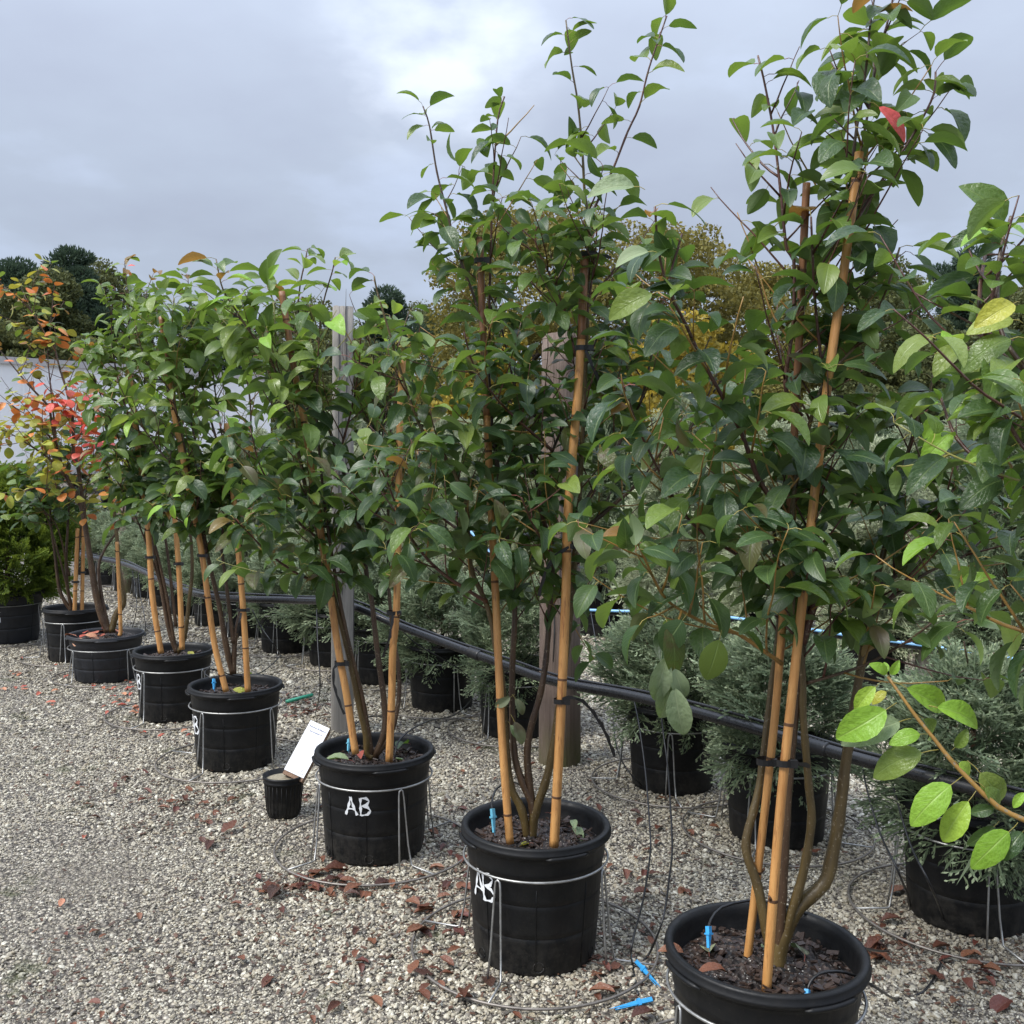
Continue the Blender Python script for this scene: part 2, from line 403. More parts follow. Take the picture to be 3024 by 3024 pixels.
def obj(name, me, parent=None, loc=None):
    o = bpy.data.objects.new(name, me); COL.objects.link(o)
    if parent: o.parent = parent
    if loc is not None: o.location = loc
    return o
def thing(name, label, cat, loc=(0, 0, 0), rz=0, group=None, me=None):
    o = bpy.data.objects.new(name, me); COL.objects.link(o)
    o.location = loc; o.rotation_euler = (0, 0, rz); o['label'] = label; o['category'] = cat
    if group: o['group'] = group
    return o
def struct(name, me, loc=(0, 0, 0)):
    o = obj(name, me, None, loc); o['kind'] = 'structure'; return o

def spline(P, step=0.03):
    """Catmull-Rom through points (Vectors), resampled"""
    P = [Vector(p) for p in P]
    if len(P) == 2: P = [P[0], P[0].lerp(P[1], .5), P[1]]
    Q = [P[0] * 2 - P[1]] + P + [P[-1] * 2 - P[-2]]
    out = []
    for i in range(1, len(Q) - 2):
        a, b, c, d = Q[i - 1:i + 3]
        n = max(2, int((c - b).length / step))
        for k in range(n):
            t = k / n
            out.append(0.5 * ((2 * b) + (c - a) * t + (2 * a - 5 * b + 4 * c - d) * t * t + (3 * b - a - 3 * c + d) * t ** 3))
    out.append(P[-1].copy())
    return out

# ------------------------------------------------------------------ the ground
def gravel_mat():
    t = NT('wet_gravel'); ob = t.coord('Object')
    v = t.new('ShaderNodeTexVoronoi'); v.inputs['Scale'].default_value = 62; t.link(ob, v.inputs['Vector'])
    sx = t.new('ShaderNodeSeparateXYZ'); t.link(v.outputs['Color'], sx.inputs[0])
    c = t.ramp(sx.outputs[0], [(0.0, (0.065, 0.055, 0.044)), (0.2, (0.16, 0.140, 0.112)), (0.45, (0.32, 0.285, 0.225)), (0.75, (0.45, 0.40, 0.315)), (1.0, (0.64, 0.59, 0.49))])
    edge = t.range(v.outputs['Distance'], 0.30, 0.62)
    c = t.mix(edge, c, (0.055, 0.045, 0.036))
    big = t.noise(1.1, 5, 0.6, ob)
    c = t.mix(t.math('MULTIPLY', t.range(big, 0.50, 0.68), 0.55), c, (0.15, 0.128, 0.10))
    moss = t.math('MULTIPLY', t.range(t.noise(3.2, 6, 0.7, ob), 0.60, 0.68), 0.75)
    c = t.mix(moss, c, (0.055, 0.062, 0.018))
    t.base(c); t.rough(0.55)
    t.bump(t.math('SUBTRACT', 1.0, v.outputs['Distance']), 0.9, 0.02)
    return t.m
M['gravel'] = gravel_mat()
def pebble_mat():
    t = NT('pebble'); r = t.new('ShaderNodeObjectInfo').outputs['Random']
    ge = t.new('ShaderNodeNewGeometry').outputs['Position']
    c = t.ramp(r, [(0.0, (0.055, 0.048, 0.040)), (0.12, (0.15, 0.130, 0.102)), (0.30, (0.29, 0.260, 0.194)), (0.5, (0.395, 0.357, 0.268)), (0.66, (0.335, 0.28, 0.183)), (0.82, (0.51, 0.472, 0.365)), (1.0, (0.71, 0.67, 0.545))])
    big = t.noise(1.1, 5, 0.6, ge)
    c = t.mix(t.math('MULTIPLY', t.range(big, 0.50, 0.68), 0.42), c, (0.17, 0.150, 0.118))
    g = t.noise(160, 3, 0.6, ge)
    c = t.mix(t.range(g, 0.3, 0.7, 0.0, 0.35), c, (0.15, 0.14, 0.13))
    moss = t.math('MULTIPLY', t.range(t.noise(3.2, 6, 0.7, ge), 0.60, 0.67), 0.6)
    c = t.mix(moss, c, (0.055, 0.062, 0.018))
    t.base(c); t.rough(0.42); t.bump(g, 0.3, 0.003)
    return t.m
M['pebble'] = pebble_mat()
mb = MB(); mb.add([(-160, -20, 0), (160, -20, 0), (160, 260, 0), (-160, 260, 0)], [(0, 1, 2, 3)])
struct('ground', mb.mesh('ground', [M['gravel']]))

def pebbles():
    P, S_ = [], []
    for (y0, y1, dens, sz) in ((1.55, 2.6, 24000, 1.0), (2.6, 3.6, 18000, 1.10), (3.6, 5.0, 11000, 1.35), (5.0, 7.2, 5200, 1.8), (7.2, 11, 1700, 2.3)):
        x0, x1 = -0.62 * y1 - .15, 0.62 * y1 + .15
        n = int(dens * (y1 - y0) * (x1 - x0))
        x = NR.uniform(x0, x1, n); yy = NR.uniform(y0, y1, n)
        k = np.abs(x) < 0.60 * yy + .1
        x, yy = x[k], yy[k]
        P.append(np.stack([x, yy, np.zeros_like(x)], 1)); S_.append(np.full(len(x), sz))
    P = np.concatenate(P); S_ = np.concatenate(S_); n = len(P)
    base = np.clip(NR.lognormal(0, 0.42, n), .45, 3.2) * 0.0027 * S_
    lane = np.clip((-0.25 - P[:, 0] - 0.45 * (P[:, 1] - 2.5)) / .5, 0, 1)          # the driven lane at the left is packed finer
    base *= 1 - 0.24 * lane
    bald = np.sin(P[:, 0] * 2.1 + 1) * np.sin(P[:, 1] * 1.7 + P[:, 0]) + .5 * np.sin(P[:, 0] * 5.3 + P[:, 1] * 3.1) > 0.72
    base[bald] *= 0.70
    scl = np.stack([base * NR.uniform(.9, 1.7, n), base * NR.uniform(.8, 1.2, n), base * NR.uniform(.5, .95, n)], 1)
    P[:, 2] = base * NR.uniform(0.0, 0.75, n)
    rot = np.stack([NR.uniform(-.6, .6, n), NR.uniform(-.6, .6, n), NR.uniform(0, 6.283, n)], 1)
    me = bpy.data.meshes.new('gravel'); me.vertices.add(n); me.vertices.foreach_set('co', P.astype(np.float32).ravel())
    for nm, a in (('scl', scl), ('rot', rot)):
        A = me.attributes.new(nm, 'FLOAT_VECTOR', 'POINT'); A.data.foreach_set('vector', a.astype(np.float32).ravel())
    A = me.attributes.new('pick', 'INT', 'POINT'); A.data.foreach_set('value', NR.randint(0, 5, n).astype(np.int32))
    me.materials.append(M['pebble'])
    g = bpy.data.node_groups.new('gravel', 'GeometryNodeTree')
    g.interface.new_socket('Geometry', in_out='INPUT', socket_type='NodeSocketGeometry')
    g.interface.new_socket('Geometry', in_out='OUTPUT', socket_type='NodeSocketGeometry')
    N = g.nodes.new; L = g.links.new
    gi, go = N('NodeGroupInput'), N('NodeGroupOutput')
    join = N('GeometryNodeGeometryToInstance')
    for k in range(5):
        ico = N('GeometryNodeMeshIcoSphere'); ico.inputs['Radius'].default_value = 1.0; ico.inputs['Subdivisions'].default_value = 2
        sp_ = N('GeometryNodeSetPosition'); nz = N('ShaderNodeTexNoise'); nz.noise_dimensions = '4D'
        nz.inputs['W'].default_value = k * 3.7; nz.inputs['Scale'].default_value = 0.85; nz.inputs['Detail'].default_value = 1.5
        sub = N('ShaderNodeVectorMath'); sub.operation = 'SUBTRACT'; sub.inputs[1].default_value = (.5, .5, .5)
        sc_ = N('ShaderNodeVectorMath'); sc_.operation = 'SCALE'; sc_.inputs['Scale'].default_value = 1.5
        sm = N('GeometryNodeSetMaterial'); sm.inputs['Material'].default_value = M['pebble']
        L(nz.outputs['Color'], sub.inputs[0]); L(sub.outputs[0], sc_.inputs[0]); L(sc_.outputs[0], sp_.inputs['Offset'])
        L(ico.outputs[0], sp_.inputs['Geometry']); L(sp_.outputs[0], sm.inputs['Geometry']); L(sm.outputs[0], join.inputs[0])
    ip = N('GeometryNodeInstanceOnPoints'); ip.inputs['Pick Instance'].default_value = True
    def attr(nm, ty):
        a = N('GeometryNodeInputNamedAttribute'); a.data_type = ty; a.inputs['Name'].default_value = nm
        return [o for o in a.outputs if o.enabled][0]
    L(gi.outputs[0], ip.inputs['Points']); L(join.outputs[0], ip.inputs['Instance'])
    L(attr('pick', 'INT'), ip.inputs['Instance Index']); L(attr('scl', 'FLOAT_VECTOR'), ip.inputs['Scale'])
    e2r = N('FunctionNodeEulerToRotation'); L(attr('rot', 'FLOAT_VECTOR'), e2r.inputs[0]); L(e2r.outputs[0], ip.inputs['Rotation'])
    L(ip.outputs[0], go.inputs[0])
    o = obj('gravel', me); o['kind'] = 'stuff'
    md = o.modifiers.new('pebbles', 'NODES'); md.node_group = g
pebbles()

# ------------------------------------------------------------------ far trees and the white trailer
def needle_mat(name, a, b, c):
    t = NT(name); at_ = t.new('ShaderNodeAttribute'); at_.attribute_name = 'piece'
    t.base(t.ramp(at_.outputs['Fac'], [(0, a), (0.55, b), (1, c)])); t.rough(0.7)
    t.b.inputs['Specular IOR Level'].default_value = 0.25
    tr = t.new('ShaderNodeBsdfTranslucent'); tr.inputs[0].default_value = c4(tuple(x * 1.6 for x in c))
    mx = t.new('ShaderNodeMixShader'); mx.inputs[0].default_value = 0.2
    t.link(t.b.outputs[0], mx.inputs[1]); t.link(tr.outputs[0], mx.inputs[2]); t.link(mx.outputs[0], t.out.inputs[0])
    return t.m
M['far_pine'] = needle_mat('dark_pine_needles', (0.022, 0.042, 0.028), (0.040, 0.068, 0.044), (0.066, 0.098, 0.055))
M['far_oak'] = needle_mat('dull_green_leaves', (0.045, 0.058, 0.022), (0.075, 0.090, 0.032), (0.125, 0.130, 0.042))
M['far_gold'] = needle_mat('yellowing_leaves', (0.10, 0.095, 0.018), (0.24, 0.19, 0.028), (0.40, 0.29, 0.035))
M['far_olive'] = needle_mat('olive_yellow_leaves', (0.075, 0.078, 0.022), (0.150, 0.135, 0.034), (0.24, 0.20, 0.045))
M['far_bark'] = simple('far_bark', (0.045, 0.035, 0.028), 0.85, scale=4)

def crown_mesh(seed, h, r, z0, mat, n=9000, leaf=0.17, clumps=38, pine=False, lean=0.0):
    q = np.random.RandomState(seed)
    cs = []
    for i in range(clumps):
        f = (i + 0.5) / clumps; z = z0 + (h - z0) * f
        prof = (math.sin(math.pi * min(.97, .14 + .80 * f)) ** 0.75) if not pine else (1.0 - 0.72 * f) * (0.7 + .45 * math.sin(i * 2.3))
        a = i * 2.39996 + q.uniform(-.4, .4); d = r * prof * q.uniform(.25, 1.12)
        cs.append((d * math.cos(a), d * math.sin(a), z + q.uniform(-.5, .5), r * q.uniform(.13, .30) * (0.95 if pine else 1)))
    cs = np.array(cs); w = cs[:, 3] ** 2; k = q.choice(len(cs), n, p=w / w.sum())
    dirs = q.normal(size=(n, 3)); dirs /= np.linalg.norm(dirs, axis=1, keepdims=True)
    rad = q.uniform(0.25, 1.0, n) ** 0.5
    C = cs[k, :3] + dirs * (cs[k, 3] * rad)[:, None] * np.array([1.15, 1.15, 0.72 if not pine else 0.80])
    C[:, 2] = np.maximum(C[:, 2], z0 * 0.6)
    u = q.normal(size=(n, 3)); u /= np.linalg.norm(u, axis=1, keepdims=True)
    if pine: u = dirs * 0.8 + u * .5 + np.array([0, 0, .4]); u /= np.linalg.norm(u, axis=1, keepdims=True)
    v = np.cross(u, q.normal(size=(n, 3))); v /= np.linalg.norm(v, axis=1, keepdims=True)
    s = leaf * q.uniform(.6, 1.4, n)[:, None]; ww = 0.28 if pine else 0.62
    V = np.stack([C - u * s * .5, C + v * s * ww * .5, C + u * s * .5, C - v * s * ww * .5], 1).reshape(-1, 3)
    F = np.arange(n * 4).reshape(-1, 4)
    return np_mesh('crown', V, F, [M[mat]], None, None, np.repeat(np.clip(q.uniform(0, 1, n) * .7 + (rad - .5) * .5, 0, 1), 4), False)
def trunk_mesh(seed, h, r, pine):
    q = random.Random(seed); mb = MB()
    top = h * (0.96 if pine else 0.6); base_r = 0.03 * h ** 0.9
    P = [Vector((q.uniform(-.1, .1) * i * .2, q.uniform(-.1, .1) * i * .2, top * i / 7)) for i in range(8)]
    mb.tube(P, [base_r * (1 - .82 * i / 7) for i in range(8)], 8)
    for i in range(16 if pine else 12):
        z = top * q.uniform(.3, 1.0); b = Vector((0, 0, z)); a = i * 2.4
        L = r * q.uniform(.5, .9) * (1 - .6 * z / h if pine else 1)
        d = Vector((math.cos(a), math.sin(a), q.uniform(.1, .35) if pine else q.uniform(.5, 1.1)))
        P = [b, b + d * L * .5, b + d * L + Vector((0, 0, .15 * L))]
        mb.tube(P, [base_r * .4, base_r * .25, base_r * .08], 5)
    return mb.mesh('trunk', [M['far_bark']])
def far_tree(name, label, x, y, h, r, mat, seed, pine=False, z0=None, n=9000, leaf=.17, clumps=38, group='trees behind the nursery'):
    t = thing(name, label, 'tree', (x, y, 0), 0, group)
    obj('trunk', trunk_mesh(seed, h, r, pine), t)
    obj('crown', crown_mesh(seed, h, r, h * .25 if z0 is None else z0, mat, n, leaf, clumps, pine), t)
def top_at(u, v, depth):       # where a tree whose top shows at (u, v) stands, and how tall it is
    p = at(u, v, depth); return p.x, p.z
FT = [  # name, label, u, v(top), depth, radius, material, pine
 ('pine_tree', 'dark pine at the left edge behind the white trailer', 60, 795, 46, 3.3, 'far_pine', True),
 ('pine_tree', 'broad dark pine with a rounded top, above the right end of the trailer roof', 215, 778, 47, 3.0, 'far_pine', True),
 ('oak_tree', 'lower dull-green tree right of the two left pines', 300, 808, 50, 3.4, 'far_oak', False),
 ('oak_tree', 'dark bushy tree between the left pines, lower than both', 130, 850, 44, 3.0, 'far_oak', False),
 ('oak_tree', 'small dark tree showing through the gap right of the fifth shrub', 640, 905, 52, 3.2, 'far_pine', False),
 ('oak_tree', 'dark tree behind the grey square post', 905, 935, 50, 4.0, 'far_oak', False),
 ('pine_tree', 'narrow dark pine just right of the grey square post', 1130, 880, 55, 3.4, 'far_pine', True),
 ('oak_tree', 'grey-green misty tree left of the yellowing one', 1300, 905, 62, 4.6, 'far_oak', False),
 ('locust_tree', 'tall yellowing tree in the middle behind the brown post', 1580, 640, 38, 4.2, 'far_olive', False),
 ('locust_tree', 'yellow-olive tree right of the tallest yellowing one', 1960, 690, 40, 4.4, 'far_olive', False),
 ('locust_tree', 'bright yellow small tree low behind the brown post', 1470, 1020, 30, 1.5, 'far_gold', False),
 ('locust_tree', 'bright yellow tree low between the second and nearest shrubs', 2000, 960, 30, 2.4, 'far_gold', False),
 ('oak_tree', 'olive tree right of the yellow ones behind the nearest shrub', 2240, 800, 44, 3.6, 'far_olive', False),
 ('oak_tree', 'dark green tree right of the nearest tan stakes', 2600, 820, 46, 3.6, 'far_oak', False),
 ('pine_tree', 'dark pine right of the nearest shrub, seen above the bright crown at the edge', 2850, 765, 48, 3.4, 'far_pine', True),
 ('oak_tree', 'dull green tree at the far right edge', 3060, 860, 46, 3.6, 'far_oak', False),
 ('oak_tree', 'low dark tree behind the gap between the nearest stakes and the right edge', 2730, 960, 40, 3.0, 'far_oak', False),
]
for i, (nm, lab, u, v, dep, r_, mt, pn) in enumerate(FT):
    x_, h_ = top_at(u, v, dep)
    far_tree(nm, lab, x_, dep, h_, r_, mt, 500 + i, pn, n=42000 if mt != 'far_gold' else 16000, leaf=.16 if not pn else .24, clumps=80 if not pn else 64, z0=(h_ * .12 if not pn else h_ * .22))
# the wood beyond them, one dark mass
q = np.random.RandomState(9); n = 60000
x_ = q.uniform(-50, 60, n); yy = q.uniform(64, 74, n); hh = 7.2 + 1.2 * np.sin(x_ * .35) + .8 * np.sin(x_ * .9 + 1) + .5 * np.sin(x_ * 2.1)
zz = hh * np.sqrt(q.uniform(0, 1, n)); C = np.stack([x_, yy, zz], 1); u_ = q.normal(size=(n, 3)); u_ /= np.linalg.norm(u_, axis=1, keepdims=True)
v_ = np.cross(u_, q.normal(size=(n, 3))); v_ /= np.linalg.norm(v_, axis=1, keepdims=True); s_ = q.uniform(.25, .6, n)[:, None]
V = np.stack([C - u_ * s_, C + v_ * s_ * .6, C + u_ * s_, C - v_ * s_ * .6], 1).reshape(-1, 3)
o = obj('woodland', np_mesh('woodland', V, np.arange(n * 4).reshape(-1, 4), [M['far_oak']], None, None, np.repeat(q.uniform(0, .7, n), 4), False)); o['kind'] = 'stuff'

# trailer: a white box with a roof rail, riveted panel seams, a bogie and a landing leg
M['trailer'] = simple('white_painted_aluminium', (0.84, 0.84, 0.84), 0.4, var=0.04, scale=1.5)
M['trailer_rail'] = simple('grey_aluminium_rail', (0.45, 0.43, 0.42), 0.45, var=0.1, metal=0.3)
M['tyre'] = simple('tyre_rubber', (0.02, 0.02, 0.02), 0.8); M['steel'] = simple('dark_steel', (0.06, 0.06, 0.06), 0.5)
a_, b_ = at(60, 1058, 21.0), at(800, 1112, 24.2)
dx = Vector((b_.x - a_.x, b_.y - a_.y, 0)).normalized(); ctr = Vector((b_.x, b_.y, 0))
ang = math.atan2(dx.y, dx.x); LEN, HT, Z0 = 14.6, a_.z, 1.15
t = thing('trailer', 'white box trailer parked beyond the rows at the left, mostly hidden by leaves', 'trailer', (b_.x, b_.y, 0), ang)
mb = MB(); mb.box((-LEN / 2, 1.3, (HT + Z0) / 2), (LEN, 2.55, HT - Z0)); obj('body', mb.mesh('body', [M['trailer']], False), t)
for k in range(12):
    mb = MB(); mb.box((-0.6 - k * 1.22, 0.022 - .01, (HT + Z0) / 2), (.05, .012, HT - Z0 - .3)); obj('panel_seam', mb.mesh('panel_seam', [M['trailer']], False), t)
mb = MB(); mb.box((-LEN / 2, 0.0, HT - .06), (LEN + .02, .07, .15)); mb.box((-LEN / 2, 0.0, Z0 + .08), (LEN + .02, .07, .18)); obj('rail', mb.mesh('rail', [M['trailer_rail']], False), t)
for xx in (-1.6, -2.9):
    for yy_ in (.25, 2.35):
        mb = MB(); mb.tube([(xx, yy_ - .14, .5), (xx, yy_ + .14, .5)], .5, 24); w_ = obj('wheel', mb.mesh('wheel', [M['tyre']]), t)
        mb = MB(); mb.tube([(xx, yy_ - .15, .5), (xx, yy_ + .15, .5)], .28, 18); obj('rim', mb.mesh('rim', [M['trailer_rail']]), w_)
mb = MB(); mb.box((-10.5, .5, .6), (.14, .14, 1.15)); mb.box((-10.5, .5, .03), (.3, .3, .06)); obj('landing_leg', mb.mesh('landing_leg', [M['steel']], False), t)
mb = MB(); mb.box((-10.5, 2.1, .6), (.14, .14, 1.15)); mb.box((-10.5, 2.1, .03), (.3, .3, .06)); obj('landing_leg', mb.mesh('landing_leg', [M['steel']], False), t)

# ------------------------------------------------------------------ timber posts
def post(label, x, y, w, w2, h, mat, square, seed, lean=(0, 0)):
    q = random.Random(seed); mb = MB(); n = 28; V = []
    levels = 12
    for i in range(levels + 1):
        f = i / levels; r_ = (w + (w2 - w) * f) / 2
        for k in range(n):
            a = 2 * math.pi * k / n + .3
            if square:
                c_, s2 = math.cos(a), math.sin(a); m_ = r_ * (1 / max(abs(c_), abs(s2))) ** .85
            else: m_ = r_
            m_ *= 1 + .018 * math.sin(k * 7.3 + seed) + .010 * math.sin(k * 3.1 + i * .4)
            V.append((m_ * math.cos(a) + lean[0] * f, m_ * math.sin(a) + lean[1] * f, h * f + (q.uniform(-.006, .006) if i == levels else 0)))
    F = [(i * n + k, i * n + (k + 1) % n, (i + 1) * n + (k + 1) % n, (i + 1) * n + k) for i in range(levels) for k in range(n)]
    F.append(tuple(range(levels * n, levels * n + n))); mb.add(V, F)
    o = thing('timber_post', label, 'post', (x, y, 0), q.uniform(0, .3), 'timber posts between the rows', mb.mesh('timber_post', [M[mat], M['node']]))
    # checks (drying cracks) and knots are real: thin dark slots set into the wood face, raised knot rims
    for k in range(4):
        z0 = q.uniform(.15, .6) * h; L = q.uniform(.25, .5) * h; a = R(-120 + 25 * k + q.uniform(-8, 8)); mbk = MB()
        pts = []
        for j in range(9):
            f = (z0 + L * j / 8) / h; r_ = (w + (w2 - w) * f) / 2 * (1.0 if not square else 1.02); aa = a + .05 * math.sin(j * 1.3 + k)
            mm = r_ * ((1 / max(abs(math.cos(aa)), abs(math.sin(aa)))) ** .85 if square else 1.0)
            pts.append(Vector((mm * math.cos(aa) + lean[0] * f, mm * math.sin(aa) + lean[1] * f, z0 + L * j / 8)))
        mbk.tube(pts, [.0012] + [.0032] * 7 + [.0012], 4); obj('crack', mbk.mesh('crack', [M['steel']]), o)
    return o
PA = on_level(1005, 2165); PB = on_level(1655, 2268)
post('pale grey square wooden post behind the third shrub', PA.x + .0, PA.y + .06, .118, .106, 2.235, 'post_grey', True, 3)
pb = post('thick round brown wooden post standing behind the second shrub', PB.x, PB.y + .1, .205, .178, 2.04, 'post_brown', False, 5, (-.02, 0))
for (u, v) in ((1672, 2218), (1640, 1905)):
    k = at(u, v, PB.y) - pb.location; mbk = MB(); mbk.lathe([(.001, 0), (.012, .001), (.016, .004), (.02, .001)], 14)
post('bleached post behind the lower right leaves of the nearest shrub', *at(2745, 1700, 6.1).xy, .118, .112, 1.16, 'post_pale', True, 7)
pd = on_level(375, 1752)
post('distant round post stump left of the sagging pipe', pd.x, pd.y, .20, .19, .95, 'post_brown', False, 9)
# ------------------------------------------------------------------ leaves
def leaf_shape(seed, width, droop, fold, twist, petiole=0.24, tipw=0.0, wave=0.0):
    """unit leaf along +x: petiole then blade; returns arrays of quads"""
    r = random.Random(seed)
    ts = [0.0, 0.07, 0.22, 0.42, 0.62, 0.80, 0.92, 0.975, 1.0]
    V, UV = [], []
    for t in ts:
        w = width * 0.5 * (math.sin(math.pi * min(1, t) ** (0.96 + tipw)) ** 0.66 if 0 < t < 1 else 0.010)
        x = petiole + t * (1 - 0.12 * droop * t)
        z0 = petiole * 0.32 - droop * 0.42 * t * t + 0.05 * math.sin(t * 3.1)
        y0 = twist * t * t * 0.15
        for j, s in enumerate((-1, -0.5, 0, 0.5, 1)):
            zz = z0 + fold * abs(s) * w * 1.0 - (0.10 * w if abs(s) == 1 else 0) + wave * math.sin(t * 13 + s * 2) * w * abs(s)
            V.append((x, y0 + s * w, zz)); UV.append((t, 0.5 + s * 0.5))
    F, FU, MI = [], [], []
    for i in range(len(ts) - 1):
        for j in range(4):
            q = (i * 5 + j, (i + 1) * 5 + j, (i + 1) * 5 + j + 1, i * 5 + j + 1)
            F.append(q); FU.extend(UV[k] for k in q); MI.append(0)
    o = len(V)
    pr = 0.010
    pp = [(0, 0, 0), (petiole * 0.5, 0, petiole * 0.30), (petiole + 0.01, 0, petiole * 0.32)]
    for p in pp:
        for k in range(3):
            a = 2 * math.pi * k / 3
            V.append((p[0], p[1] + pr * math.cos(a), p[2] + pr * math.sin(a))); UV.append((0.5, 0.5))
    for i in range(2):
        for k in range(3):
            q = (o + i * 3 + k, o + i * 3 + (k + 1) % 3, o + (i + 1) * 3 + (k + 1) % 3, o + (i + 1) * 3 + k)
            F.append(q); FU.extend((0.5, 0.5) for _ in q); MI.append(1)
    return np.array(V), np.array(F), np.array(FU), np.array(MI)
LV = []
for i in range(9):
    r = random.Random(100 + i)
    LV.append(leaf_shape(i, r.uniform(0.43, 0.55), r.uniform(0.15, 1.0), r.uniform(0.10, 0.70), r.uniform(-1, 1), r.uniform(0.2, 0.3), r.uniform(-0.06, 0.06), r.uniform(0, 0.10)))
LR = [leaf_shape(40 + i, 0.68 + 0.04 * i, 0.3 + 0.1 * i, 0.12, 0.3, 0.22) for i in range(4)]    # rounder, smaller-tree leaves
LD = []
for i in range(7):
    r = random.Random(300 + i)
    LD.append(leaf_shape(60 + i, r.uniform(0.42, 0.62), r.uniform(-0.9, 0.7), r.uniform(0.3, 1.1), r.uniform(-1.5, 1.5), 0.10, 0, r.uniform(0.1, 0.4)))
_lm = {}
def leaf_mesh(kind, i, mat, pet='petiole'):
    k = (kind, i, mat, pet)
    if k not in _lm:
        V, F, U, I = {'v': LV, 'r': LR, 'd': LD}[kind][i]
        _lm[k] = np_mesh('leaf', V, F, [M[mat], M[pet]], I, U)
    return _lm[k]

class Leaf:
    __slots__ = ('p', 'd', 'n', 's', 'kind', 'i', 'mat', 'pet')
    def __init__(s, p, d, n, size, kind, i, mat, pet): s.p, s.d, s.n, s.s, s.kind, s.i, s.mat, s.pet = p, d, n, size, kind, i, mat, pet
    def basis(s):
        x = s.d.normalized(); z = (s.n - x * s.n.dot(x))
        z = z.normalized() if z.length > 1e-4 else x.orthogonal().normalized()
        return x, z.cross(x), z

def shows(p):
    v = p - Vector((0, 0, EYE)); d = v.dot(fwd)
    if d < 0.1: return False, d
    return abs(v.dot(c_right)) < d * 0.54 and abs(v.dot(c_up)) < d * 0.54, d

GAPS = []
def pixel(p):
    v = p - Vector((0, 0, EYE)); d = v.dot(fwd)
    return 1512 + FPX * v.dot(c_right) / d, 1512 - FPX * v.dot(c_up) / d
def thin(leaves, gaps, seed=1):
    """prune: leave out a share of the leaves inside the boxes (u0, v0, u1, v1, share) where the crown is open"""
    q = random.Random(seed); out = []
    for l in leaves:
        u, v = pixel(l.p + l.d * l.s * .6)
        if any(a < u < c and b < v < d and q.random() < k for a, b, c, d, k in gaps): continue
        out.append(l)
    return out
def emit_leaves(t, leaves, cap=295):
    """the largest in view become leaf objects, the rest one joined part"""
    org = t.location
    def key(l):
        ok, d = shows(l.p)
        return (l.s / max(d, .1)) * (1 if ok else 0.001)
    leaves.sort(key=key, reverse=True)
    for l in leaves[:cap]:
        x, y, z = l.basis(); p = l.p - org
        o = bpy.data.objects.new('leaf', leaf_mesh(l.kind, l.i, l.mat, l.pet)); COL.objects.link(o); o.parent = t
        s = l.s
        o.matrix_basis = Matrix(((x.x * s, y.x * s, z.x * s, p.x), (x.y * s, y.y * s, z.y * s, p.y), (x.z * s, y.z * s, z.z * s, p.z), (0, 0, 0, 1)))
    rest = leaves[cap:]
    if rest:
        mats = []; Vs, Fs, Us, Is, As = [], [], [], [], []; o = 0
        for l in rest:
            V, F, U, I = {'v': LV, 'r': LR, 'd': LD}[l.kind][l.i]
            x, y, z = l.basis()
            B = np.array([list(x), list(y), list(z)]) * l.s
            Vs.append(V @ B + np.array(l.p - org)); Fs.append(F + o); o += len(V); Us.append(U)
            for m in (l.mat, l.pet):
                if m not in mats: mats.append(m)
            Is.append(np.where(I == 0, mats.index(l.mat), mats.index(l.pet)))
            As.append(np.full(len(V), rng.random()))
        me = np_mesh('foliage', np.concatenate(Vs), np.concatenate(Fs), [M[m] for m in mats], np.concatenate(Is), np.concatenate(Us), np.concatenate(As))
        fo = obj('foliage', me, t); fo['kind'] = 'stuff'

# ------------------------------------------------------------------ pots, stands, soil
def pot_profile(rt, rb, h, lip):
    P = [(0.001, 0.004), (rb - 0.012, 0.0), (rb - 0.002, 0.006), (rb, 0.014)]
    def rr(z): return rb + (rt - rb) * (z / h)
    for g in (0.30, 0.55):
        z = g * h
        P += [(rr(z - 0.016), z - 0.016), (rr(z - 0.0035), z - 0.0035), (rr(z) - 0.0014, z - 0.0018), (rr(z) - 0.0014, z + 0.0002), (rr(z + 0.002), z + 0.002), (rr(z + 0.016), z + 0.016)]
    z = 0.76 * h
    P += [(rr(z - .012), z - .012), (rr(z) + 0.0005, z), (rr(z) + 0.003, z + 0.004), (rr(z + .016) + .003, z + .016), (rr(0.88 * h) + 0.003, 0.88 * h), (rr(0.90 * h) + 0.004, 0.90 * h), (rr(0.90 * h) + 0.007, 0.905 * h),
          (rt + lip * 0.7, 0.925 * h), (rt + lip, 0.94 * h), (rt + lip, 0.955 * h), (rt + lip * 0.85, 0.96 * h), (rt + lip * 0.88, 0.985 * h), (rt + lip * 0.75, 0.998 * h), (rt + lip * 0.4, h), (rt - 0.002, 0.995 * h),
          (rt - 0.006, 0.96 * h), (rt - 0.009, 0.93 * h), (rr(0.7 * h) - 0.008, 0.7 * h), (0.001, 0.66 * h)]
    return P
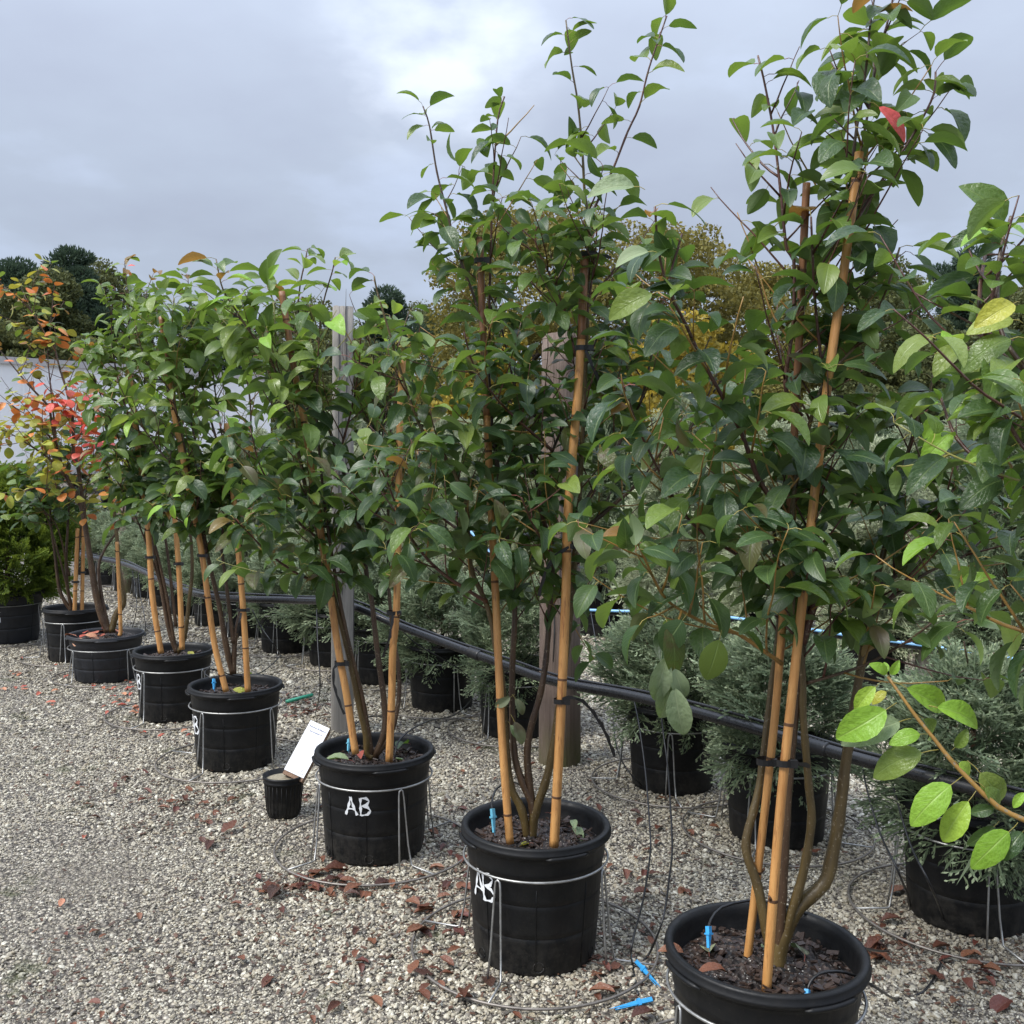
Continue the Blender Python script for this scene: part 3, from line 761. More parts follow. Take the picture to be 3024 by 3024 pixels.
def pot_mesh(rt=0.203, rb=0.178, h=0.3785, lip=0.017, mat='pot', grips=True):
    mb = MB(); mb.lathe(pot_profile(rt, rb, h, lip), 64)
    if grips:          # moulded grips under the lip and two plain panels marked out on the wall
        for q0 in (0.4, 0.4 + math.pi * .5, 0.4 + math.pi, 0.4 + math.pi * 1.5):
            pts = []
            for k in range(9):
                q = q0 + (k - 4) * 0.075
                pts.append(((rt + lip + 0.002) * math.cos(q), (rt + lip + 0.002) * math.sin(q), 0.93 * h))
            mb.tube(pts, [0.002] + [0.006] * 7 + [0.002], 6)
        for q in (0.1, 0.9, 2.2, 3.0, 3.9, 4.7, 5.5):
            pts = []
            for k in range(6):
                z = h * (0.06 + 0.62 * k / 5); r_ = rb + (rt - rb) * z / h
                pts.append(((r_ + 0.0004) * math.cos(q), (r_ + 0.0004) * math.sin(q), z))
            mb.tube(pts, 0.0016, 4)
        for q in (0.55, 1.6, 2.65, 3.7, 4.75, 5.8):   # drain holes: rimmed rings low on the wall
            c = Vector(((rb + 0.001) * math.cos(q), (rb + 0.001) * math.sin(q), 0.032))
            tx = Vector((-math.sin(q), math.cos(q), 0))
            mb.tube([c + tx * 0.015 * math.cos(a) + Vector((0, 0, 0.015 * math.sin(a))) for a in [2 * math.pi * i / 12 for i in range(13)]], 0.0022, 5)
    return mb.mesh('pot', [M[mat]])
POT = pot_mesh()
POT_WIDE = pot_mesh(0.225, 0.190, 0.30, 0.014, 'pot_old')
POT_BIG = pot_mesh(0.262, 0.225, 0.40, 0.016, 'pot_old')
POT_FAR = pot_mesh(grips=False)

def soil_mesh(r, z, seed):
    q = np.random.RandomState(seed); V = [(0, 0, z + 0.012)]; F = []
    n = 36; rings = [0.12, 0.25, 0.4, 0.55, 0.7, 0.85, 1.0]
    for j, f in enumerate(rings):
        for k in range(n):
            a = 2 * math.pi * k / n
            V.append((r * f * math.cos(a), r * f * math.sin(a), z + (q.uniform(-.008, .012) if f < 1 else -0.004) + 0.012 * (1 - f)))
    mb = MB()
    for k in range(n): F.append((0, 1 + k, 1 + (k + 1) % n))
    for j in range(len(rings) - 1):
        for k in range(n):
            a, b = 1 + j * n + k, 1 + j * n + (k + 1) % n
            F.append((a, a + n, b + n, b))
    mb.add(V, F); return mb.mesh('soil', [M['soil']])
def chips_mesh(r, z, seed, n=260):
    q = random.Random(seed); mb = MB()
    for _ in range(n):
        a, d = q.uniform(0, 6.283), r * math.sqrt(q.random()) * 0.95
        m = Matrix.Translation((d * math.cos(a), d * math.sin(a), z + q.uniform(0.006, 0.018))) @ Euler((q.uniform(-.5, .5), q.uniform(-.5, .5), q.uniform(0, 6.3))).to_matrix().to_4x4()
        mb.box((0, 0, 0), (q.uniform(.008, .028), q.uniform(.005, .013), q.uniform(.002, .005)), 0, m)
    return mb.mesh('bark_chips', [M['chip']], False)
SOIL = [soil_mesh(0.193, 0.322, i) for i in range(3)]
CHIPS = [chips_mesh(0.185, 0.322, i) for i in range(2)]
SOIL_WIDE = soil_mesh(0.216, 0.262, 5); SOIL_BIG = soil_mesh(0.25, 0.35, 6)

def stand(x, y, phi, label, rtop=0.211, ztop=0.285, rg=0.36, group='wire stands holding the black pots', legs=4):
    t = thing('pot_stand', label, 'pot stand', (x, y, 0), 0, group)
    mb = MB(); mb.ring(rtop, ztop, 0.0035); obj('holding_ring', mb.mesh('holding_ring', [M['wire']]), t)
    mb = MB(); mb.ring(rg, 0.017, 0.0042, 72); obj('ground_ring', mb.mesh('ground_ring', [M['wire_dark']]), t)
    for k in range(legs):
        q = R(phi) + 2 * math.pi * k / legs
        P = lambda r_, a, z: Vector((r_ * math.cos(a), r_ * math.sin(a), z))
        mb = MB()
        pts = [P(rg, q + 0.16, 0.018), P(rtop + 0.045, q + 0.13, 0.016), P(rtop + 0.034, q + 0.115, 0.019), P(rtop + 0.022, q + 0.09, 0.09), P(rtop + 0.008, q + 0.045, ztop - 0.03),
               P(rtop + 0.006, q + 0.03, ztop - 0.008), P(rtop + 0.006, q, ztop - 0.002), P(rtop + 0.006, q - 0.03, ztop - 0.008), P(rtop + 0.007, q - 0.04, ztop - 0.03), P(rtop + 0.020, q - 0.055, 0.09), P(rtop + 0.030, q - 0.065, 0.006)]
        mb.tube(pts, 0.0032, 6)
        obj('leg', mb.mesh('leg', [M['wire']]), t)
    return t

def mark_mesh(strokes, phi0, z0, hgt, rt=0.203, rb=0.178, h=0.3785, width=0.0075):
    """paint strokes on the pot wall; strokes are polylines in (x right, y up) units of letter height"""
    mb = MB()
    def P(x, y, lift):
        z = z0 + y * hgt; r_ = rb + (rt - rb) * z / h + lift
        q = phi0 + x * hgt / r_
        return Vector((r_ * math.cos(q), r_ * math.sin(q), z))
    for si, st in enumerate(strokes):
        pts = []
        for (a, b) in zip(st[:-1], st[1:]):
            n = max(2, int(math.hypot(b[0] - a[0], b[1] - a[1]) * 8))
            pts += [(a[0] + (b[0] - a[0]) * k / n, a[1] + (b[1] - a[1]) * k / n) for k in range(n)]
        pts.append(st[-1])
        V, F = [], []
        for i, p in enumerate(pts):
            a, b = pts[max(0, i - 1)], pts[min(len(pts) - 1, i + 1)]
            dx, dy = b[0] - a[0], b[1] - a[1]; L = math.hypot(dx, dy) or 1
            w = width / hgt * 0.5 * (0.75 + 0.4 * math.sin(i * 1.7 + si))
            V += [P(p[0] - dy / L * w, p[1] + dx / L * w, 0.0022), P(p[0] + dy / L * w, p[1] - dx / L * w, 0.0022)]
        for i in range(len(pts) - 1): F.append((2 * i, 2 * i + 1, 2 * i + 3, 2 * i + 2))
        mb.add(V, F)
    return mb.mesh('painted_letters', [M['paint']])
A_ST = [[(0, 0), (0.22, 0.62), (0.30, 1.0)], [(0.30, 1.0), (0.46, 0.5), (0.66, 0.02)], [(0.12, 0.36), (0.52, 0.34)]]
def b_st(x): return [[(x, 0.0), (x, 0.97)], [(x, 0.96), (x + .3, 0.98), (x + .46, 0.83), (x + .34, 0.62), (x + .06, 0.54)], [(x + .06, 0.54), (x + .38, 0.48), (x + .52, 0.28), (x + .36, 0.08), (x + .02, 0.02)]]

# ------------------------------------------------------------------ trees in pots
def stake(t, pts, r=0.0095, mat='bamboo', nodes=True, seed=0, stained=1.0):
    q = random.Random(seed); P = spline(pts, 0.02); mb = MB()
    L = 0; last = -0.1; rad = []; gap = q.uniform(.15, .25)
    for i, p in enumerate(P):
        if i: L += (p - P[i - 1]).length
        rad.append(r * (1 - 0.10 * i / len(P)))
    ks = max(2, min(len(P), int(len(P) * stained)))
    mb.tube(P[:ks], rad[:ks], 8, 0)
    if ks < len(P) - 2: mb.tube(P[ks - 1:], rad[ks - 1:], 8, 2)
    L = 0; nx = q.uniform(.05, .2)
    for i in range(1, len(P)):
        d = (P[i] - P[i - 1]); L += d.length
        if L > nx:
            nx += q.uniform(.27, .42); u = d.normalized()
            mb.tube([P[i] - u * .004, P[i] - u * .0015, P[i], P[i] + u * .0015, P[i] + u * .003], [rad[i] * 1.0, rad[i] * 1.08, rad[i] * 1.01, rad[i] * 1.10, rad[i] * 1.0], 8, 1, False)
            if q.random() < .5:
                s_ = u.orthogonal().normalized(); s_ = Matrix.Rotation(q.uniform(0, 6.28), 3, u) @ s_
                mb.tube([P[i] + s_ * rad[i] * .8 + u * .002, P[i] + s_ * rad[i] * 1.5 + u * .012], [.004, .0025], 5, 1)
    o = obj('bamboo_stake', mb.mesh('bamboo_stake', [M[mat], M['node'], M['bamboo_brown']]), t, None)
    return o
def tie(t, p, r, tail=None, ax=(0, 0, 1)):
    mb = MB(); p = Vector(p)
    V = []
    for z in (-.007, .007):
        for k in range(12):
            a = 2 * math.pi * k / 12; V.append(p + Vector((math.cos(a) * r * 1.25, math.sin(a) * r, z)))
    mb.add(V, [(k, (k + 1) % 12, 12 + (k + 1) % 12, 12 + k) for k in range(12)])
    mb.box(p + Vector((r * 1.1, -r * .6, 0)), (.016, .010, .016))
    if tail:                                           # the saw-edged free end of the tie
        T = spline(tail, 0.02); Vv, F = [], []
        for i, q in enumerate(T):
            d = (T[min(i + 1, len(T) - 1)] - T[max(0, i - 1)]).normalized()
            s_ = d.cross(Vector((0, 1, 0))); s_ = s_.normalized() if s_.length > 1e-4 else Vector((1, 0, 0))
            w = .0035 + (.004 if i % 2 else 0)
            Vv += [q + s_ * w, q - s_ * .0035]
        F = [(2 * i, 2 * i + 1, 2 * i + 3, 2 * i + 2) for i in range(len(T) - 1)]
        mb.add(Vv, F)
    return obj('tie', mb.mesh('tie', [M['rubber']], False), t)

def grow(t, base_depth, stems, p, seed):
    """stems: (pixels of a traced stem, depth shift at its tip, radius at its foot, options); returns leaves"""
    q = random.Random(seed); leaves = []; org = t.location
    gold = 2.39996
    L0, L1 = p.get('size', (0.07, 0.115)); kinds = p.get('kinds', 'v'); nk = len({'v': LV, 'r': LR}[kinds])
    zmin = p.get('zmin', 0.98)
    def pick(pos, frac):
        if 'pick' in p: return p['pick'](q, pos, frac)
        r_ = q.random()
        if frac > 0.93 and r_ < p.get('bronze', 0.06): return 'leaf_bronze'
        h0, h1 = p.get('tone_z', (1.5, 2.2))            # dark and olive old leaves low down, more mid and young greens above
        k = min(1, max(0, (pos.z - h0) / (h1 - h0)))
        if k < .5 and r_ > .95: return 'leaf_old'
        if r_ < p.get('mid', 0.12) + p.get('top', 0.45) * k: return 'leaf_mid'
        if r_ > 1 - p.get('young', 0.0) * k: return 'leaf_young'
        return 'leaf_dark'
    def put(pos, tan, az, frac, size=1.0, g=None):
        side = tan.orthogonal().normalized(); side = Matrix.Rotation(az, 3, tan) @ side
        hz = Vector((side.x, side.y, side.z * 0.35))
        side = hz.normalized() if hz.length > 1e-3 else side
        g = q.uniform(-.15, 1.05) if g is None else g
        d = (side * 0.95 + tan * q.uniform(.1, .55) + Vector((0, 0, -g)) + Vector((q.uniform(-.25, .25), q.uniform(-.25, .25), 0))).normalized()
        n = Vector((q.uniform(-.7, .7), q.uniform(-.85, .55), 1.0))
        if abs(d.z) > .6: n = n + Vector((d.x, d.y, 0)) * 1.5
        m = pick(pos, frac)
        leaves.append(Leaf(pos, d, n, q.uniform(L0, L1) * size, kinds, q.randrange(nk), m, 'petiole_red' if frac > .75 and q.random() < .6 else 'petiole'))
    for si, (px, dy, r0, op) in enumerate(stems):
        n = len(px)
        d0 = op.get('d0', 0.0)
        P = [at(u, v, base_depth + d0 + (dy - d0) * (i / (n - 1)) ** 1.2) for i, (u, v) in enumerate(px)]
        S = spline(P, 0.02); m = len(S)
        r1 = op.get('r1', 0.0022)
        mb = MB()
        rad = []
        for i in range(m):
            f = i / (m - 1); rr = r0 + (r1 - r0) * f ** 0.8
            if op.get('knob', 1) and i % 4 == 0: rr *= 1.10
            rad.append(rr)
        mb.tube([s_ - org for s_ in S], rad, 7, 0)
        az = q.uniform(0, 6.28)
        acc = 0; acc2 = 0; tw = p.get('twig', 0.085) * op.get('tw', 1.0)
        zlo = op.get('zmin', zmin)
        lead = op.get('lead', 0.62)                     # from this share on, leaves sit on the stem itself
        for i in range(1, m - 1):
            f = i / (m - 1); seg = (S[i + 1] - S[i]).length; acc += seg; acc2 += seg
            tan = (S[i + 1] - S[i - 1]).normalized()
            if S[i].z < zlo: continue
            if f > lead or op.get('bare'):
                if acc2 > p.get('gap', 0.042) * (.78 if op.get('bare') else 1):
                    acc2 = 0; az += math.pi * 0.86 + q.uniform(-.5, .5)
                    put(S[i], tan, az, f, 1.05 - 0.25 * max(0, f - .85) / .15, q.uniform(*p.get('lg', (.05, .75))))
            if acc > tw and f < op.get('twmax', p.get('twmax', 0.88)) and not op.get('bare'):
                acc = 0; az += gold + q.uniform(-.4, .4)
                side = tan.orthogonal().normalized(); side = Matrix.Rotation(az, 3, tan) @ side
                Lt = p.get('tlen', 0.34) * op.get('tl', 1.0) * (1.0 - 0.75 * f) * q.uniform(.55, 1.25) + 0.05
                up = p.get('up', 0.7)
                d = (side + tan * q.uniform(.3, .9) + Vector((0, 0, up * q.uniform(.3, 1)))).normalized()
                T = [S[i]]; k = max(3, int(Lt / .031))
                for j in range(k):
                    d = (d + Vector((q.uniform(-.10, .10), q.uniform(-.10, .10), q.uniform(-.03, .12)))).normalized()
                    T.append(T[-1] + d * (Lt / k))
                mb.tube([x - org for x in T], [0.0030 * (1 - .6 * j / k) * (1 if Lt > .15 else .75) for j in range(k + 1)], 4, 1 if q.random() < .75 else 2)
                a2 = q.uniform(0, 6.28)
                for j in range(1, k + 1):
                    if j / k < 0.22 and Lt > .12: continue
                    if q.random() < p.get('dens', 0.92):
                        a2 += math.pi * .85 + q.uniform(-.5, .5)
                        put(T[j], (T[j] - T[j - 1]).normalized(), a2, f * .6 + .35 * j / k)
                if q.random() < .8: put(T[-1], d, a2 + 2, f * .6 + .4, .85, q.uniform(-.3, .2))
        # terminal pair
        for k in range(5): put(S[-1 - min(k, m - 2)], (S[-1] - S[-2]).normalized(), az + k * 2.1, 1.0, .95 - .07 * k, q.uniform(-.3, .6))
        mats = [M[op.get('mat', 'bark')], M[op.get('tmat', 'twig')], M['twig_orange']]
        obj('stem', mb.mesh('stem', mats), t)
    return leaves

TREES = 'serviceberry shrubs staked in black pots along the front row'
def potted_tree(label, x, y, soil=0, pot=None, sm=None, chips=True, name='potted_serviceberry'):
    t = thing(name, label, 'potted shrub', (x, y, 0), 0, TREES)
    obj('pot', pot or POT, t)
    obj('soil', sm or SOIL[soil], t)
    if chips:
        c = obj('bark_chips', CHIPS[soil % 2], t); c['kind'] = 'stuff'
    return t

PX = {'p0': (1.14, 1.32), 'p1': (0.5647, 2.1170), 'p2': (0.0795, 2.8487), 'p3': (-0.4966, 3.5877), 'p4': (-1.2997, 4.6282), 'p5': (-1.8831, 5.4740), 'p6': (-2.65, 6.42), 'p7': (-3.13, 7.05)}

# --- nearest whole shrub (right of the middle)
t = potted_tree('tall serviceberry in the nearest black pot, one red leaf near its top, two tan stakes', *PX['p1'], soil=0)
y = PX['p1'][1]
S1 = [
 ([(2294, 2868), (2307, 2782), (2358, 2680), (2434, 2610), (2459, 2522), (2481, 2395), (2498, 2254), (2524, 2084), (2550, 1922), (2567, 1807), (2592, 1698), (2623, 1577), (2645, 1464), (2683, 1328), (2713, 1238), (2740, 1180), (2760, 1090)], 0.10, 0.019, dict(mat='bark_olive', lead=.75)),
 ([(2290, 2868), (2262, 2740), (2237, 2617), (2202, 2503), (2225, 2395), (2243, 2318), (2264, 2148), (2281, 1998), (2298, 1870), (2300, 1740), (2290, 1600), (2260, 1450), (2210, 1330), (2170, 1200)], 0.18, 0.013, dict(mat='bark_olive')),
 ([(2300, 2860), (2330, 2720), (2370, 2585), (2396, 2427), (2388, 2318), (2371, 2105), (2371, 1998), (2350, 1800), (2335, 1600), (2350, 1430), (2400, 1220), (2440, 1120), (2500, 1050), (2560, 980), (2620, 850), (2657, 731)], -0.02, 0.012, dict(mat='bark_olive', lead=.8)),
 ([(2296, 2860), (2310, 2640), (2330, 2300), (2372, 1900), (2408, 1500), (2445, 1120), (2480, 860), (2498, 705), (2525, 413), (2546, 291), (2562, 159), (2572, 53), (2590, -50)], 0.03, 0.012, dict(mat='bark', lead=.55, tw=1.1, tl=.75)),
 ([(2480, 840), (2505, 640), (2560, 350), (2594, 159), (2620, 69), (2640, -20)], 0.06, 0.004, dict(d0=.04, mat='twig', lead=.1)),
 ([(2500, 700), (2560, 600), (2620, 510), (2673, 435), (2721, 355), (2758, 276), (2763, 212)], 0.02, 0.004, dict(d0=.03, mat='twig', bare=1)),
 ([(2368, 1230), (2320, 1150), (2335, 1010), (2344, 926), (2344, 768), (2323, 737), (2307, 583), (2291, 440), (2276, 339), (2254, 228), (2238, 164)], 0.05, 0.005, dict(d0=.0, mat='twig', lead=.45)),
 ([(2440, 1130), (2425, 1065), (2406, 878), (2401, 783), (2395, 640)], -0.06, 0.004, dict(d0=.0, mat='twig', lead=.3)),
 ([(2370, 1900), (2430, 1680), (2379, 1625), (2328, 1582), (2290, 1493), (2238, 1412), (2199, 1302), (2166, 1231), (2120, 1148), (2062, 1041), (2025, 957), (1974, 855), (1945, 741), (1934, 610)], -0.16, 0.0085, dict(mat='twig', tmat='twig_orange', lead=.62, tw=1.25)),
 ([(1992, 900), (1979, 815), (2000, 740), (2014, 690)], -0.12, 0.003, dict(d0=-.12, mat='twig', bare=1)),
 ([(2310, 1960), (2179, 1872), (2104, 1849), (2013, 1804), (1953, 1751), (1892, 1623), (1855, 1547)], -0.15, 0.005, dict(mat='twig_orange', tmat='twig_orange', lead=.3, zmin=.7)),
 ([(2372, 2020), (2460, 1995), (2550, 1965), (2631, 1922), (2700, 1880), (2754, 1836)], -0.08, 0.004, dict(mat='bark', lead=.55, zmin=.7)),
 ([(2580, 1740), (2668, 1683), (2728, 1607), (2804, 1475), (2830, 1370)], 0.05, 0.006, dict(d0=.06, mat='bark', lead=.5)),
 ([(2560, 1830), (2640, 1760), (2740, 1690), (2850, 1640), (2930, 1560)], 0.12, 0.005, dict(d0=.06, mat='bark', lead=.4)),
 ([(2290, 1700), (2180, 1640), (2060, 1560), (1992, 1476), (1922, 1343), (1880, 1252), (1835, 1119)], -0.05, 0.0045, dict(d0=.1, mat='twig', tmat='twig_orange', lead=.45)),
]
lv = grow(t, y, S1, dict(size=(.070, .110), twig=.036, tlen=.30, tone_z=(1.5, 2.1), top=.5, zmin=1.0, gap=.034), 21)
# the single red leaf, the big bright leaves and the hanging spray of pale ones low on the left
def add_leaf(lv, u, v, depth, tip, mat, size, n=(0, -.6, 1), kind='v', i=1, td=0.0):
    a = at(u, v, depth); b = at(tip[0], tip[1], depth + td)
    d = b - a
    lv.append(Leaf(a, d.normalized(), Vector(n), d.length / 1.12 if size is None else size, kind, i, mat, 'petiole'))
add_leaf(lv, 2560, 300, 2.02, (2680, 402), 'leaf_red', None, (.5, -1, .3), i=2)
add_leaf(lv, 2130, 1860, 1.98, (2085, 2000), 'leaf_mid', None, (.2, -1, .3), i=0, kind='r')
add_leaf(lv, 2030, 1810, 1.96, (1955, 1915), 'leaf_dark', None, (.1, -1, .4), i=1, kind='r')
for (u, v, tu, tv) in [(1975, 1930, 1962, 2030), (1985, 1950, 2010, 2060), (1990, 1950, 1950, 2120), (1988, 1990, 2000, 2160), (1978, 1900, 1930, 2058), (1982, 1890, 1975, 1965)]:
    add_leaf(lv, u, v, 1.98 + rng.uniform(-.02, .02), (tu, tv), 'leaf_pale', None, (rng.uniform(-.3, .3), -1, .2), i=rng.randrange(9))
mbs = MB(); mbs.tube([at(2013, 1804, 2.0) - t.location, at(1985, 1890, 1.98) - t.location, at(1985, 2000, 1.98) - t.location], [.003, .002, .0015], 5); obj('stem', mbs.mesh('stem', [M['twig_orange']]), t)
# large leaves nearer the lens
add_leaf(lv, 1905, 560, 1.75, (1740, 560), 'leaf_pale', None, (0, -.8, .6), i=3)
add_leaf(lv, 1940, 745, 1.9, (1820, 770), 'leaf_pale', None, (0, -.8, .7), i=5)
add_leaf(lv, 1960, 860, 1.85, (1800, 930), 'leaf_mid', None, (0, -.9, .5), i=4)
lv = thin(lv, [(2130, -100, 2420, 480, .45), (2330, 200, 2440, 700, .5), (1750, 300, 2200, 700, .5), (1880, 1200, 2300, 1900, .25), (2560, 500, 2860, 760, .6), (2060, 600, 2330, 1000, .45), (2250, 1950, 2800, 2200, .6)])
emit_leaves(t, lv)
stake(t, [at(2263, 2928, 2.02) - t.location, at(2301, 2427, 2.03) - t.location, at(2345, 1998, 2.04) - t.location, at(2439, 1177, 2.06) - t.location, at(2493, 795, 2.07) - t.location, at(2538, 450, 2.08) - t.location], .0105, seed=1)
stake(t, [at(2206, 2845, 2.16) - t.location, at(2269, 2300, 2.15) - t.location, at(2302, 1956, 2.15) - t.location, at(2345, 1300, 2.15) - t.location, at(2382, 541, 2.15) - t.location], .0095, seed=2, stained=.55)
tie(t, at(2318, 2252, 2.03) - t.location, .014, [at(2325, 2250, 2.02) - t.location, at(2360, 2256, 2.05) - t.location, at(2392, 2265, 2.09) - t.location])
tie(t, at(2262, 2248, 2.14) - t.location, .017)
tie(t, at(2440, 1180, 2.06) - t.location, .020)

# --- second shrub, marked AB
t = potted_tree('tall serviceberry in the second black pot with AB painted low on its left side', *PX['p2'], soil=1)
y = PX['p2'][1]
S2 = [
 ([(1560, 2482), (1540, 2390), (1506, 2315), (1492, 2156), (1483, 2013), (1466, 1928), (1449, 1825), (1425, 1757), (1391, 1680), (1383, 1582), (1379, 1503), (1362, 1445), (1329, 1371), (1296, 1334), (1247, 1271), (1213, 1189), (1180, 1085), (1155, 998), (1114, 861), (1105, 815)], -0.08, 0.013, dict(mat='bark_olive', lead=.62)),
 ([(1437, 1776), (1391, 1749), (1288, 1677), (1201, 1569), (1150, 1440), (1106, 1345)], -0.22, 0.006, dict(d0=-.03, mat='twig', lead=.25, zmin=.7)),
 ([(1562, 2480), (1574, 2389), (1540, 2304), (1517, 2212), (1512, 2000), (1520, 1800), (1505, 1650), (1480, 1450), (1452, 1250), (1440, 1080), (1408, 905), (1370, 798), (1342, 712), (1319, 621), (1290, 507), (1268, 371), (1249, 314)], 0.12, 0.012, dict(mat='bark', lead=.60, tl=.8)),
 ([(1445, 1000), (1445, 900), (1447, 826), (1450, 712), (1456, 542), (1470, 354), (1490, 285)], 0.08, 0.0045, dict(d0=.1, mat='twig', lead=.2, tw=1.6)),
 ([(1565, 2480), (1575, 2420), (1557, 2212), (1597, 2042), (1614, 1928), (1626, 1757), (1632, 1612), (1603, 1533), (1590, 1450), (1566, 1339), (1541, 1244), (1520, 1148), (1499, 1045), (1470, 930), (1440, 850)], 0.16, 0.013, dict(mat='bark', lead=.7)),
 ([(1570, 2480), (1580, 2400), (1614, 2298), (1637, 2184), (1655, 2050), (1685, 1800), (1702, 1575), (1714, 1397), (1728, 1100), (1738, 800), (1738, 660), (1726, 564), (1720, 450), (1706, 302), (1689, 200), (1671, 60)], 0.04, 0.014, dict(mat='bark_olive', lead=.66, tw=1.0, tl=.8)),
 ([(1738, 760), (1740, 655), (1763, 598), (1809, 502), (1854, 388), (1888, 314), (1917, 200), (1969, 47)], 0.0, 0.0045, dict(d0=.04, mat='twig', bare=1)),
 ([(1700, 1054), (1672, 929), (1638, 843), (1581, 712), (1600, 640)], -0.05, 0.004, dict(d0=.0, mat='twig', lead=.2)),
 ([(1706, 1585), (1756, 1538), (1839, 1467), (1909, 1405), (1980, 1347), (2046, 1252), (2090, 1170), (2120, 1090)], 0.05, 0.008, dict(d0=.03, mat='bark', lead=.6)),
 ([(1708, 1540), (1731, 1480), (1793, 1376), (1835, 1297), (1864, 1244), (1897, 1169), (1934, 1003), (1951, 920), (1975, 830)], 0.16, 0.007, dict(d0=.04, mat='bark', lead=.5)),
 ([(1610, 1560), (1600, 1450), (1632, 1331), (1690, 1198), (1764, 995), (1806, 925), (1840, 850)], 0.25, 0.006, dict(d0=.1, mat='bark', lead=.45)),
 ([(1632, 1331), (1540, 1250), (1470, 1180), (1400, 1080), (1370, 980)], -0.12, 0.005, dict(d0=.0, mat='twig', lead=.4)),
 ([(1383, 1582), (1320, 1540), (1262, 1480), (1240, 1390), (1235, 1300)], 0.2, 0.005, dict(d0=.0, mat='twig', lead=.4)),
 ([(1700, 1600), (1640, 1640), (1580, 1560), (1540, 1470)], -0.2, 0.005, dict(d0=.0, mat='twig', lead=.3)),
 ([(1720, 1000), (1745, 850), (1760, 720), (1762, 650)], -0.08, 0.004, dict(d0=.0, mat='twig', lead=.2)),
]
lv = grow(t, y, S2, dict(size=(.067, .105), twig=.039, tlen=.31, tone_z=(1.6, 2.3), top=.45, zmin=.95, gap=.036), 33)
for (u, v, tu, tv, m) in [(1520, 2050, 1462, 2085, 'leaf_grey'), (1512, 2050, 1545, 2110, 'leaf_grey'), (1508, 2110, 1540, 2195, 'leaf_grey'), (1500, 2130, 1525, 2180, 'leaf_pale')]:
    add_leaf(lv, u, v, 2.78, (tu, tv), m, None, (.4, -1, .3), i=rng.randrange(9))
lv = thin(lv, [(1480, -50, 1640, 560, .6), (1730, 60, 1850, 420, .5), (1000, 500, 1200, 900, .5), (1560, 950, 1720, 1180, .45), (1750, 520, 1980, 900, .5), (1180, 1900, 1480, 2100, .5)])
emit_leaves(t, lv)
L_ = t.location
stake(t, [at(1636, 2500, 2.74) - L_, at(1654, 2156, 2.75) - L_, at(1671, 1757, 2.77) - L_, at(1677, 1521, 2.78) - L_, at(1706, 1169, 2.8) - L_, at(1719, 941, 2.81) - L_, at(1727, 745, 2.82) - L_], .0135, seed=3, stained=.86)
stake(t, [at(1506, 2491, 2.76) - L_, at(1483, 2184, 2.78) - L_, at(1466, 1814, 2.82) - L_, at(1440, 1282, 2.88) - L_, at(1427, 997, 2.9) - L_, at(1417, 704, 2.92) - L_], .0115, seed=4, stained=.70)
tie(t, at(1656, 2070, 2.752) - L_, .016, [at(1660, 2064, 2.74) - L_, at(1700, 2062, 2.74) - L_, at(1740, 2090, 2.75) - L_, at(1785, 2160, 2.76) - L_, at(1815, 2235, 2.77) - L_])
tie(t, at(1690, 1612, 2.785) - L_, .020, [at(1680, 1615, 2.76) - L_, at(1640, 1640, 2.74) - L_, at(1610, 1690, 2.74) - L_, at(1590, 1760, 2.75) - L_])
tie(t, at(1722, 1028, 2.81) - L_, .019, [at(1730, 1035, 2.79) - L_, at(1748, 1080, 2.79) - L_, at(1770, 1130, 2.8) - L_])
tie(t, at(1732, 752, 2.82) - L_, .018, [at(1740, 752, 2.8) - L_, at(1775, 755, 2.8) - L_, at(1805, 762, 2.8) - L_])
tie(t, at(1420, 770, 2.92) - L_, .016)
obj('painted_letters', mark_mesh(A_ST + b_st(0.58), R(206), 0.198, .084, width=.0095), t, None)

